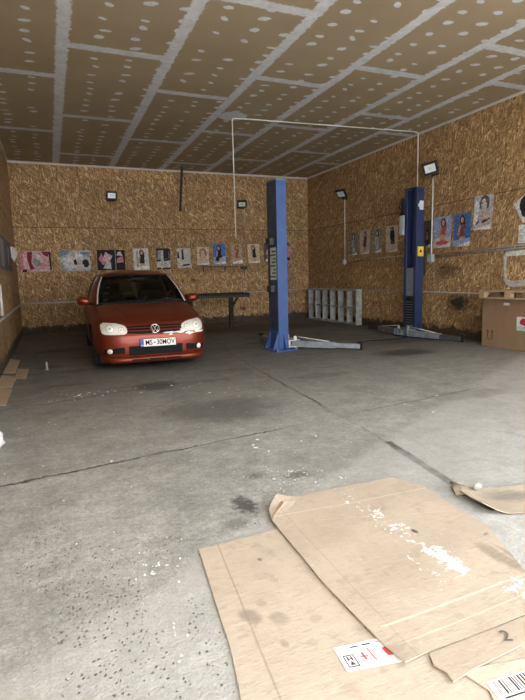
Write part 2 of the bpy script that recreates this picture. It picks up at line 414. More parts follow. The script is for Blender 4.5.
def make_car():
    car = empty('car', (1.40, 7.55, 0.0), rad(-1.5))
    tag(car, 'copper red five door hatchback with white chipped front, parked at the left', 'car')
    # paint
    t = T('copper_red_paint'); p = t.objpos(); v = t.vec(*p)
    n = t.noise(v, 3.0, 4); dust = t.noise(v, 30, 4, 0.7)
    c = t.mix(n * 0.3, (0.185, 0.027, 0.010), (0.14, 0.022, 0.009))
    c = t.mix(dust.step(0.55, 0.8) * 0.14, c, (0.24, 0.13, 0.09))
    t.color(c); t.set(Metallic=0.5, Roughness=0.38, Coat_Weight=0.25, Coat_Roughness=0.06, Specular_IOR_Level=0.35)
    paint = t.m
    black = plain((0.008, 0.008, 0.009), 0.7, spec=0.15); rubber = plain((0.018, 0.018, 0.018), 0.8)
    dark = plain((0.014, 0.014, 0.015), 0.8, spec=0.15); chrome = plain((0.75, 0.76, 0.78), 0.15, 1.0, 0.03)
    white = plain((0.80, 0.80, 0.78), 0.45, 0, 0.04); shut = plain((0.02, 0.008, 0.006), 0.7)
    lampglass = plain((0.72, 0.73, 0.66), 0.12, 0, 0.06, 20, 0.6)
    lampin = plain((0.86, 0.86, 0.80), 0.15, 0, 0.05, 20, 0.5); lampring = plain((0.50, 0.50, 0.44), 0.2, 0.1)
    # window glass
    g = T('window_glass'); nt = g.nt; tr = g.n('ShaderNodeBsdfTransparent'); tr.inputs[0].default_value = (0.27, 0.31, 0.30, 1)
    gl = g.n('ShaderNodeBsdfGlossy'); gl.inputs['Roughness'].default_value = 0.03
    fr = g.n('ShaderNodeFresnel'); fr.inputs[0].default_value = 1.5
    mx = g.n('ShaderNodeMixShader'); nt.links.new(fr.outputs[0], mx.inputs[0]); nt.links.new(tr.outputs[0], mx.inputs[1]); nt.links.new(gl.outputs[0], mx.inputs[2])
    nt.links.new(mx.outputs[0], nt.nodes['Material Output'].inputs[0]); nt.nodes.remove(g.b)
    glass = g.m
    # --- lower body, lofted stations (y, half width, bottom, top, n_top)
    ST = [(0.00, .46, .25, .50, 3.2), (0.02, .58, .20, .565, 3.4), (0.05, .665, .17, .625, 3.6), (0.10, .735, .155, .685, 3.8), (0.17, .785, .15, .725, 4.0),
          (0.27, .825, .15, .765, 4.2), (0.42, .855, .15, .81, 4.4), (0.62, .872, .15, .855, 4.6), (0.86, .88, .15, .905, 4.6), (1.10, .88, .15, .955, 4.8),
          (1.25, .88, .15, .975, 5.0), (1.7, .878, .15, .965, 5.5), (2.4, .878, .15, .965, 6), (3.1, .876, .15, .97, 6), (3.6, .865, .16, .975, 5.5), (3.9, .83, .2, .96, 4.6), (4.08, .76, .25, .92, 4), (4.17, .66, .3, .85, 3.6), (4.2, .5, .36, .75, 3.2)]
    NT = 40
    mb = MB(); rows = []
    for (yy, w, zb, zt, nn) in ST:
        zc = (zb + zt) / 2 - 0.02 if yy < 0.3 else 0.5
        ring = []
        for k in range(NT):
            a = 2 * pi * k / NT
            ca, sa = cos(a), sin(a)
            e = 2 / (nn if sa >= 0 else 5.0)
            X = w * math.copysign(abs(ca) ** (2 / (nn + 1.0)), ca)
            hz = (zt - zc) if sa >= 0 else (zc - zb)
            Z = zc + hz * math.copysign(abs(sa) ** e, sa)
            ring.append((X, yy, Z))
        rows.append(ring)
    vs = [q for r in rows for q in r]; fs = []
    for i in range(len(rows) - 1):
        for k in range(NT):
            fs.append((i * NT + k, (i + 1) * NT + k, (i + 1) * NT + (k + 1) % NT, i * NT + (k + 1) % NT))
    fs.append(list(range(NT))); fs.append([(len(rows) - 1) * NT + k for k in range(NT)][::-1])
    mb.add(vs, fs, 0, True)
    me = mb.mesh('body', [paint, dark])
    body = bpy.data.objects.new('body', me); COL.objects.link(body)
    bm = bmesh.new(); bm.from_mesh(me); bmesh.ops.recalc_face_normals(bm, faces=bm.faces)
    bmesh.ops.subdivide_edges(bm, edges=[e for e in bm.edges if e.is_boundary is False and len(e.link_faces) == 2 and max(len(f.verts) for f in e.link_faces) == 4], cuts=1, use_grid_fill=True, smooth=0.6)
    for f in bm.faces: f.smooth = True
    bm.to_mesh(me); bm.free()
    cut = MB()
    for yw in (0.87, 3.45):
        for sx in (-1, 1):
            M = Matrix.Translation((sx * 0.80, yw, 0.315)) @ Matrix.Rotation(pi / 2, 4, 'Y')
            n = 32; R_ = 0.372
            pv = [(R_ * cos(2 * pi * k / n), R_ * sin(2 * pi * k / n)) for k in range(n)]
            cut.prism(pv, -0.20, 0.20, 1, M)
    cut.box((-0.70, 1.32, 0.42), (0.70, 3.75, 1.3), 1)
    cutter = cut.build('cutter', [paint, dark])
    md = body.modifiers.new('b', 'BOOLEAN'); md.operation = 'DIFFERENCE'; md.solver = 'EXACT'; md.object = cutter; md.use_self = False
    bvh0 = BVHTree.FromObject(body, bpy.context.evaluated_depsgraph_get())  # before cut counts too
    me2 = eval_mesh(body); body.modifiers.clear(); body.data = me2
    bpy.data.objects.remove(cutter)
    body.parent = car
    bm = bmesh.new(); bm.from_mesh(me2); bvh = BVHTree.FromBMesh(bm); bm.free()
    def py(x, z):
        h = bvh.ray_cast(Vector((x, -1, z)), Vector((0, 1, 0)))
        return h[0].y if h[0] is not None else 0.5
    def pz(x, y):
        h = bvh.ray_cast(Vector((x, y, 3)), Vector((0, 0, -1)))
        return h[0].z if h[0] is not None else 0.9
    def strip(mb, x0, x1, zlo, zhi, off, nx=24, nz=3, mi=0, edge=True):
        """patch laid on the nose between two curves, with its rim turned back to the body"""
        def fn(u, v):
            x = x0 + (x1 - x0) * u; a, b = zlo(x), zhi(x); z = a + (b - a) * v
            return (x, py(x, z) - off, z)
        mb.grid(fn, nx, nz, mi, True)
        if edge:
            def rim(xf, zf):
                return lambda u, v: (xf(u), py(xf(u), zf(u)) - off + v * (off + 0.01), zf(u))
            X = lambda u: x0 + (x1 - x0) * u
            mb.grid(rim(X, lambda u: zhi(X(u))), nx, 1, mi, False); mb.grid(rim(X, lambda u: zlo(X(u))), nx, 1, mi, False)
            for xe in (x0, x1):
                mb.grid(rim(lambda u, xe=xe: xe, lambda u, xe=xe: zlo(xe) + (zhi(xe) - zlo(xe)) * u), 4, 1, mi, False)
    def blob(mb, outline, off, bulge, mi=0, rings=5, c=None):
        cx = sum(p_[0] for p_ in outline) / len(outline) if c is None else c[0]
        cz = sum(p_[1] for p_ in outline) / len(outline) if c is None else c[1]
        n = len(outline); vs = [(cx, py(cx, cz) - off - bulge, cz)]; fs = []
        for r in range(1, rings + 1):
            s = r / rings
            for (x, z) in outline:
                X, Z = cx + (x - cx) * s, cz + (z - cz) * s
                vs.append((X, py(X, Z) - (off + bulge * (1 - s ** 3) if r < rings else -0.004), Z))
        for k in range(n): fs.append((0, 1 + k, 1 + (k + 1) % n))
        for r in range(rings - 1):
            for k in range(n):
                a, b = 1 + r * n + k, 1 + r * n + (k + 1) % n
                fs.append((a, a + n, b + n, b))
        mb.add(vs, fs, mi, True)
    # headlights
    for sx in (-1, 1):
        ol_ = [(.405, .60), (.415, .645), (.45, .680), (.53, .708), (.62, .727), (.72, .736), (.78, .728), (.815, .695), (.82, .645), (.81, .585), (.78, .556), (.70, .547), (.55, .541), (.45, .546), (.415, .565)]
        ch = []
        for k in range(len(ol_)):           # corner cutting keeps the outline soft
            a_, b_ = Vector(ol_[k]), Vector(ol_[(k + 1) % len(ol_)]); ch += [tuple(a_.lerp(b_, 0.25)), tuple(a_.lerp(b_, 0.75))]
        o2 = [(sx * (0.4 + (x - 0.415) * 0.955), z) for x, z in ch]
        m_ = MB(); blob(m_, o2, 0.006, 0.012)
        hl = m_.build('headlight', lampglass, car)
        for (cx, cz, r) in ((0.645, 0.640, 0.080), (0.492, 0.615, 0.060)):
            m_ = MB()
            ol = lambda rr: [(sx * (cx + rr * cos(2 * pi * k / 24)), cz + rr * sin(2 * pi * k / 24)) for k in range(24)]
            blob(m_, ol(r), 0.016, 0.004, 0, 3); blob(m_, ol(r * 0.86), 0.019, 0.005, 1, 3); blob(m_, ol(r * 0.34), 0.026, 0.006, 0, 2)
            m_.build('reflector', [lampring, lampin], hl)
    # grille between the lamps
    m_ = MB(); zlo = lambda x: 0.548 + 0.10 * max(0, abs(x) - 0.2) ** 1.2; zhi = lambda x: 0.672 + 0.012 * (1 - (x / 0.4) ** 2)
    strip(m_, -0.40, 0.40, zlo, zhi, 0.006)
    gr = m_.build('grille', black, car)
    for f in (0.30, 0.62, 0.90):
        m_ = MB(); strip(m_, -0.40, 0.40, lambda x: zlo(x) + (zhi(x) - zlo(x)) * f - 0.002, lambda x: zlo(x) + (zhi(x) - zlo(x)) * (f + 0.09), 0.018)
        m_.build('grille_slat', paint, gr)
    # emblem: ring with two stacked chevrons
    yE = py(0, 0.615) - 0.028
    ME = Matrix.Translation((0, yE, 0.615)) @ Matrix.Rotation(rad(68), 4, 'X')
    m_ = MB(); m_.lathe([(0.066, -0.02), (0.066, 0.0), (0.0, 0.002)], 28, 1, ME)
    m_.lathe([(0.068, -0.012), (0.070, 0.006), (0.062, 0.010), (0.056, 0.006), (0.056, -0.01)], 32, 0, ME)
    def stroke(a, b):
        a3, b3 = ME @ Vector((a[0], a[1], 0.006)), ME @ Vector((b[0], b[1], 0.006)); m_.bar(a3, b3, 0.012, 0.008, 0, ME.to_3x3() @ Vector((0, 0, 1)))
    for sx in (-1, 1):
        stroke((sx * 0.030, 0.050), (0, 0.006)); stroke((sx * 0.052, 0.026), (sx * 0.026, -0.048)); stroke((sx * 0.026, -0.048), (0, -0.004))
    m_.build('emblem', [chrome, black], car)
    # lower intake, fog recesses, lamps
    m_ = MB(); strip(m_, -0.40, 0.40, lambda x: 0.236 + 0.0 * x, lambda x: 0.378 - 0.02 * abs(x), 0.004)
    li = m_.build('lower_intake', black, car)
    m_ = MB()
    for f in (0.27, 0.30, 0.33): strip(m_, -0.38, 0.38, lambda x: f, lambda x: f + 0.008, 0.010, 16, 1)
    m_.build('intake_mesh', dark, li)
    for sx in (-1, 1):
        m_ = MB(); a, b = sorted((sx * 0.455, sx * 0.745)); strip(m_, a, b, lambda x: 0.268, lambda x: 0.365 - 0.10 * (abs(x) - 0.455), 0.004, 10, 3)
        rc = m_.build('fog_lamp_recess', black, car)
        m_ = MB(); ol = [(sx * 0.665 + 0.042 * cos(2 * pi * k / 20), 0.308 + 0.042 * sin(2 * pi * k / 20)) for k in range(20)]
        blob(m_, ol, 0.016, 0.006, 0, 3); m_.build('fog_lamp', white, rc)
    # front lip
    m_ = MB(); N = 28; prof = []
    def lipy(x): return py(max(-0.70, min(0.70, x)), 0.22) + (max(0, abs(x) - 0.70) * 2.2)
    vs = []; fs = []
    for i in range(N + 1):
        x = -0.79 + 1.58 * i / N; yy = lipy(x)
        for (dy, z) in ((-0.02, 0.225), (-0.055, 0.205), (-0.065, 0.155), (-0.03, 0.125), (0.10, 0.125), (0.10, 0.225)): vs.append((x, yy + dy, z))
    for i in range(N):
        for k in range(6): fs.append((i * 6 + k, i * 6 + (k + 1) % 6, (i + 1) * 6 + (k + 1) % 6, (i + 1) * 6 + k))
    fs.append((0, 1, 2, 3, 4, 5)); fs.append(tuple(N * 6 + k for k in (5, 4, 3, 2, 1, 0)))
    m_.add(vs, fs, 0, True)
    lip = m_.build('front_lip', paint, car, weld=True)
    m_ = MB()
    for (x0, x1) in ((-0.36, -0.14), (-0.12, 0.12), (0.14, 0.36)):
        m_.grid(lambda u, v: (x0 + (x1 - x0) * u, lipy(x0 + (x1 - x0) * u) - 0.068 + 0.006 * (v - 0.5), 0.163 + 0.022 * v), 8, 1)
    m_.build('lip_slot', black, lip, solid=0.006)
    # plate with its text
    yP = py(0, 0.41) - 0.045
    MP = Matrix.Translation((0.03, yP, 0.415)) @ Matrix.Rotation(rad(88), 4, 'X')
    m_ = MB(); m_.box((-0.268, -0.060, -0.012), (0.268, 0.060, -0.002), 1, MP); m_.box((-0.26, -0.055, -0.002), (0.26, 0.055, 0.002), 0, MP)
    lp = m_.build('license_plate', [white, black], car, bevel=0.002)
    m_ = MB(); m_.box((-0.258, -0.053, 0.002), (-0.215, 0.053, 0.003), 1, MP)
    vs, fs = text_mesh('MS', 0.105, 0.0008, 0.82, 0.002); m_.add([(x - 0.140, y, z + 0.004) for x, y, z in vs], fs, 0, False, MP)
    m_.box((-0.068, -0.008, 0.002), (-0.040, 0.010, 0.004), 0, MP)
    vs, fs = text_mesh('30MOV', 0.105, 0.0008, 0.80, 0.002); m_.add([(x + 0.108, y, z + 0.004) for x, y, z in vs], fs, 0, False, MP)
    vs, fs = text_mesh('RO', 0.03, 0.0004); m_.add([(x - 0.237, y - 0.035, z + 0.004) for x, y, z in vs], fs, 2, False, MP)
    m_.build('plate_lettering', [black, plain((0.02, 0.09, 0.45), 0.5), white], lp)
    # hood edge and fender shut lines, bumper line
    m_ = MB()
    m_.tube([(x / 20 * 0.74, py(x / 20 * 0.74, 0.690 + 0.04 * (x / 20) ** 2) - 0.001, 0.690 + 0.04 * (x / 20) ** 2) for x in range(-20, 21)], 0.005, 6)
    for sx in (-1, 1):
        m_.tube([(sx * (0.735 + 0.045 * k / 12), 0.24 + 0.95 * k / 12, pz(sx * (0.735 + 0.045 * k / 12), 0.24 + 0.95 * k / 12) + 0.001) for k in range(13)], 0.005, 6)
        m_.tube([(sx * (0.35 + 0.02 * k), 0.30 + 0.09 * k, pz(sx * (0.35 + 0.02 * k), 0.30 + 0.09 * k) - 0.001) for k in range(10)], 0.004, 6)
    m_.tube([(x / 20 * 0.80, py(x / 20 * 0.80, 0.530) - 0.000, 0.530) for x in range(-20, 21)], 0.004, 6)
    m_.build('shut_line', shut, car)
    def sx_at(sx, y, z):
        h = bvh.ray_cast(Vector((sx * 2, y, z)), Vector((-sx, 0, 0)))
        return h[0].x if h[0] is not None else sx * 0.88
    for sx in (-1, 1):
        for yd, z0, z1 in ((1.32, 0.30, 0.93), (2.37, 0.24, 0.93), (3.22, 0.70, 0.93)):
            MB().tube([(sx_at(sx, yd, z0 + (z1 - z0) * k / 10) + sx * 0.0005, yd, z0 + (z1 - z0) * k / 10) for k in range(11)], 0.004, 6).build('door_gap', shut, car)
        MB().tube([(sx_at(sx, 1.32 + 1.78 * k / 14, 0.24) + sx * 0.0005, 1.32 + 1.78 * k / 14, 0.24) for k in range(15)], 0.004, 6).build('door_gap', shut, car)
        for yd in (2.20, 3.10):
            xx = sx_at(sx, yd, 0.80); a_, b_ = sorted((xx - sx * 0.005, xx + sx * 0.028))
            MB().box((a_, yd - 0.10, 0.785), (b_, yd + 0.09, 0.815)).build('door_handle', paint, car, bevel=0.008)
        MB().tube([(sx_at(sx, 1.36 + 1.8 * k / 14, 0.60) + sx * 0.002, 1.36 + 1.8 * k / 14, 0.60) for k in range(15)], 0.012, 6).build('side_moulding', paint, car)
    # paint flaked off down to white filler beside the left-hand lamp of the car
    m_ = MB(); rr = random.Random(3)
    for (x0, x1, z0, z1) in ((0.10, 0.36, 0.528, 0.562), (0.30, 0.46, 0.525, 0.570), (0.36, 0.44, 0.565, 0.60), (0.44, 0.62, 0.500, 0.545), (0.58, 0.80, 0.510, 0.560), (0.20, 0.26, 0.50, 0.535), (0.50, 0.54, 0.49, 0.52)):
        cx, cz = (x0 + x1) / 2, (z0 + z1) / 2
        ol = [(cx + (x1 - x0) / 2 * cos(2 * pi * k / 14) * rr.uniform(.7, 1.15), cz + (z1 - z0) / 2 * sin(2 * pi * k / 14) * rr.uniform(.6, 1.2)) for k in range(14)]
        blob(m_, ol, 0.0105, 0.0005, 0, 3)
    fp = m_.build('flaked_paint', white, car); fp['label'] = 'white filler showing through flaked paint'
    # --- cabin
    B = [(0, 1.10, .972), (.25, 1.112, .972), (.5, 1.145, .97), (.715, 1.215, .962), (.785, 1.30, .955), (.805, 1.42, .952), (.815, 1.9, .955), (.822, 2.32, .958), (.822, 2.42, .958), (.815, 2.9, .962), (.80, 3.35, .966), (.77, 3.80, .965), (.62, 3.97, .962), (.3, 4.03, .965), (0, 4.04, .965)]
    RZ = 0.008
    Rf = [(0, 1.97, 1.455), (.2, 1.975, 1.452), (.4, 1.99, 1.445), (.55, 2.02, 1.43), (.605, 2.07, 1.42), (.615, 2.12, 1.422), (.63, 2.35, 1.435), (.635, 2.55, 1.44), (.635, 2.65, 1.44), (.63, 2.95, 1.435), (.62, 3.2, 1.425), (.585, 3.6, 1.40), (.48, 3.72, 1.39), (.25, 3.77, 1.395), (0, 3.78, 1.395)]
    Rf = [(x_, y_, z_ + RZ) for x_, y_, z_ in Rf]
    LV = [0, 0.045, 0.25, 0.5, 0.75, 0.92, 1.0]
    loopB = B + [(-x, y, z) for x, y, z in B[-2:0:-1]]; loopR = Rf + [(-x, y, z) for x, y, z in Rf[-2:0:-1]]
    n = len(loopB); hn = len(B)
    def cp(k, l, off=0.0):
        b, r = Vector(loopB[k % n]), Vector(loopR[k % n]); t_ = LV[l]
        q = b.lerp(r, t_); bul = 0.035 * sin(pi * t_)
        d = Vector((q.x, (q.y - 2.6) * 0.35, 0.15)).normalized()
        return q + d * (bul + off)
    shell, ws, sd, rw_, roof = MB(), MB(), [MB(), MB(), MB(), MB()], MB(), MB()
    for k in range(n):
        i = k if k < hn - 1 else n - 1 - k      # mirrored segment index
        side = 0 if k < hn - 1 else 1
        for l in range(len(LV) - 1):
            q = [cp(k, l), cp(k + 1, l), cp(k + 1, l + 1), cp(k, l + 1)]
            win = 1 <= l <= 4
            if i <= 2 and l <= 4: tgt = ws
            elif i in (5, 6) and win: tgt = sd[side * 2]
            elif i in (8, 9) and win: tgt = sd[side * 2 + 1]
            elif i >= 12 and win: tgt = rw_
            else: tgt = shell
            tgt.add(q, [(0, 1, 2, 3)], 0, True)
    for i in range(hn - 1):                     # roof skin
        a, b = Vector(Rf[i]), Vector(Rf[i + 1])
        for s in range(8):
            s0, s1 = -1 + s / 4, -1 + (s + 1) / 4
            def rp(p_, s_):
                f = max(0.0, min(1.0, (p_.y - 1.97) / 0.5)) * max(0.0, min(1.0, (3.79 - p_.y) / 0.4))
                return (p_.x * s_, p_.y, p_.z + 0.075 * f * (1 - s_ * s_))
            roof.add([rp(a, s0), rp(a, s1), rp(b, s1), rp(b, s0)], [(0, 1, 2, 3)], 0, True)
    shell.build('pillars', paint, car, weld=True, solid=0.02)
    roof.build('roof', paint, car, weld=True, solid=0.012)
    w_ = ws.build('windshield', glass, car, weld=True)
    for s_ in sd: s_.build('side_window', glass, car, weld=True)
    rw_.build('rear_window', glass, car, weld=True)
    # black seal round the windshield, stickers, wipers
    ring = [cp(k, 0, 0.004) for k in (n - 3, n - 2, n - 1, 0, 1, 2, 3)] + [cp(3, l, 0.004) for l in range(1, 6)] + [cp(k, 5, 0.004) for k in (2, 1, 0, n - 1, n - 2, n - 3)] + [cp(n - 3, l, 0.004) for l in range(4, -1, -1)]
    MB().tube(ring, 0.011, 6).build('windshield_seal', black, w_)
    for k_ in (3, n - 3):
        tr_ = MB().tube([cp(k_, l, 0.016) for l in range(0, 6)], 0.013, 6).build('windshield_glint', plain((0.70, 0.71, 0.72), 0.3, 0.2), w_); tr_['label'] = 'sky reflection painted as a bright strip down each side of the windshield'  # pale strips added to imitate the sky glint along the seal
    for (ku, lv) in ((0.22, 0.55), (0.16, 0.34), (0.14, 0.10)):
        a = cp(n - 3, 0, -0.008).lerp(cp(n - 3, 5, -0.008), lv); b = cp(n - 2, 0, -0.008).lerp(cp(n - 2, 5, -0.008), lv)
        c0 = a.lerp(b, ku * 2); uu = (b - a).normalized(); vv = (cp(n - 3, 5) - cp(n - 3, 0)).normalized()
        m_ = MB(); m_.add([c0, c0 + uu * 0.07, c0 + uu * 0.07 + vv * 0.05, c0 + vv * 0.05], [(0, 1, 2, 3)]); m_.build('window_sticker', plain((0.5, 0.55, 0.5), 0.6), w_, solid=0.002)
    for (x0, x1) in ((-0.50, 0.02), (0.12, 0.62)):
        m_ = MB(); pts = []
        for k in range(9):
            x = x0 + (x1 - x0) * k / 8
            pts.append((x, 1.085 + 0.10 * (x / 0.7) ** 2 + 0.02 * k / 8, 0.985 + 0.022 * k / 8))
        m_.tube(pts, 0.011, 6); m_.tube([(x1, 1.06 + 0.10 * (x1 / 0.7) ** 2, 0.965), ((x0 + x1) / 2, 1.08, 1.0)], 0.008, 6)
        m_.build('wiper', black, car)
    MB().tube([(x / 10 * 0.74, 1.075 + 0.11 * (x / 10) ** 2, pz(x / 10 * .74, 1.075 + 0.11 * (x / 10) ** 2) + 0.006) for x in range(-10, 11)], 0.018, 6).build('cowl', dark, car)
    # mirrors
    for sx in (-1, 1):
        m_ = MB()
        def mf(u, v):
            a, b = 2 * pi * u, -pi / 2 + pi * v
            cx = math.copysign(abs(cos(a) * cos(b)) ** 0.8, cos(a) * cos(b)); cz = math.copysign(abs(sin(b)) ** 0.8, sin(b)); cy = sin(a) * cos(b)
            return (sx * (0.925 + 0.115 * cx), 1.46 + (0.055 if cy > 0 else 0.09) * cy, 1.005 + 0.075 * cz + 0.012 * cx)
        m_.grid(mf, 20, 12)
        mo = m_.build('wing_mirror', paint, car, weld=True)
        m_ = MB(); m_.bar((sx * 0.80, 1.44, 0.955), (sx * 0.86, 1.46, 0.975), 0.06, 0.035); m_.build('mirror_arm', black, mo, bevel=0.006)
    # wheels
    prof = [(0.20, -0.095), (0.275, -0.102), (0.305, -0.09), (0.316, -0.06), (0.317, 0.06), (0.305, 0.09), (0.275, 0.102), (0.20, 0.095)]
    for yw in (0.87, 3.45):
        for sx in (-1, 1):
            M = Matrix.Translation((sx * 0.765, yw, 0.317)) @ Matrix.Rotation(sx * pi / 2, 4, 'Y')
            wh = MB().lathe(prof, 36, 0, M).build('wheel', rubber, car)
            m_ = MB(); m_.lathe([(0.205, -0.09), (0.205, 0.085), (0.19, 0.09), (0.185, 0.02), (0.0, 0.0)], 30, 0, M)
            for k in range(5):
                a = 2 * pi * k / 5; Mk = M @ Matrix.Rotation(a, 4, 'Z'); m_.box((0.03, -0.03, 0.02), (0.195, 0.03, 0.075), 0, Mk)
            m_.lathe([(0.06, 0.02), (0.06, 0.082), (0.0, 0.085)], 18, 0, M)
            m_.build('rim', plain((0.42, 0.43, 0.44), 0.35, 0.7), wh)
    # interior
    m_ = MB(); m_.prism([(1.16, 0.60), (1.85, 0.60), (1.85, 0.88), (1.65, 0.955), (1.16, 0.945)], -0.68, 0.68, 0, Matrix(((0, 0, 1, 0), (1, 0, 0, 0), (0, 1, 0, 0), (0, 0, 0, 1))))
    m_.build('dashboard', dark, car, bevel=0.02)
    m_ = MB(); Mw = Matrix.Translation((0.35, 1.93, 0.93)) @ Matrix.Rotation(rad(65), 4, 'X')
    m_.lathe([(0.185 + 0.016 * cos(a * pi / 4), 0.016 * sin(a * pi / 4)) for a in range(8)], 28, 0, Mw, True); m_.box((-0.18, -0.02, -0.01), (0.18, 0.02, 0.01), 0, Mw); m_.lathe([(0.06, -0.1), (0.06, 0.02), (0, 0.025)], 14, 0, Mw)
    m_.build('steering_wheel', black, car)
    fab = plain((0.05, 0.05, 0.055), 0.85)
    for (sx, yy) in ((-0.36, 2.35), (0.36, 2.35), (-0.42, 3.25), (0.42, 3.25)):
        m_ = MB(); m_.box((sx - 0.25, yy - 0.5, 0.43), (sx + 0.25, yy + 0.02, 0.60)); m_.add([(sx - .25, yy, .55), (sx + .25, yy, .55), (sx + .21, yy + .16, 1.12), (sx - .21, yy + .16, 1.12), (sx - .25, yy + .12, .55), (sx + .25, yy + .12, .55), (sx + .21, yy + .25, 1.12), (sx - .21, yy + .25, 1.12)], [(0, 1, 2, 3), (4, 7, 6, 5), (0, 3, 7, 4), (1, 5, 6, 2), (3, 2, 6, 7), (0, 4, 5, 1)])
        se = m_.build('seat', fab, car, bevel=0.04)
        m_ = MB(); m_.box((sx - 0.13, yy + 0.17, 1.14), (sx + 0.13, yy + 0.27, 1.30)); m_.build('headrest', fab, se, bevel=0.035)
    m_ = MB(); m_.box((-0.11, 1.70, 1.33), (0.11, 1.73, 1.39)); m_.build('rear_view_mirror', black, car, bevel=0.01)
    return car
make_car()

# ------------------------------------------------------------------ vehicle lift posts
blue_t = T('lift_blue'); _p = blue_t.objpos(); _v = blue_t.vec(*_p)
_n = blue_t.noise(_v, 5, 5, 0.7); _n2 = blue_t.noise(blue_t.vec(_p[0] * 6, _p[1] * 6, _p[2] * 1.5), 2.0, 4)
_c = blue_t.ramp(_n, [(0.3, (0.024, 0.070, 0.22)), (0.7, (0.038, 0.098, 0.29))])
_c = blue_t.mix(((_n2 - 0.0).step(0.60, 0.74)) * (_p[2].step(0.1, 1.2, True)) * 0.5, _c, (0.22, 0.27, 0.34))
blue_t.color(_c); blue_t.set(Roughness=0.45)
BLUE = blue_t.m
navy_t = T('lift_navy'); _p = navy_t.objpos(); _n = navy_t.noise(navy_t.vec(*_p), 5, 5, 0.7)
navy_t.color(navy_t.ramp(_n, [(0.3, (0.015, 0.028, 0.080)), (0.7, (0.024, 0.042, 0.118))])); navy_t.set(Roughness=0.4)
NAVY = navy_t.m
STEEL = plain((0.21, 0.24, 0.27), 0.5, 0.3, 0.3, 8)
DARKST = plain((0.06, 0.06, 0.06), 0.7, 0.2, 0.3)
BLACK = plain((0.012, 0.012, 0.012), 0.6)
PALE = plain((0.55, 0.56, 0.56), 0.6, 0, 0.15)

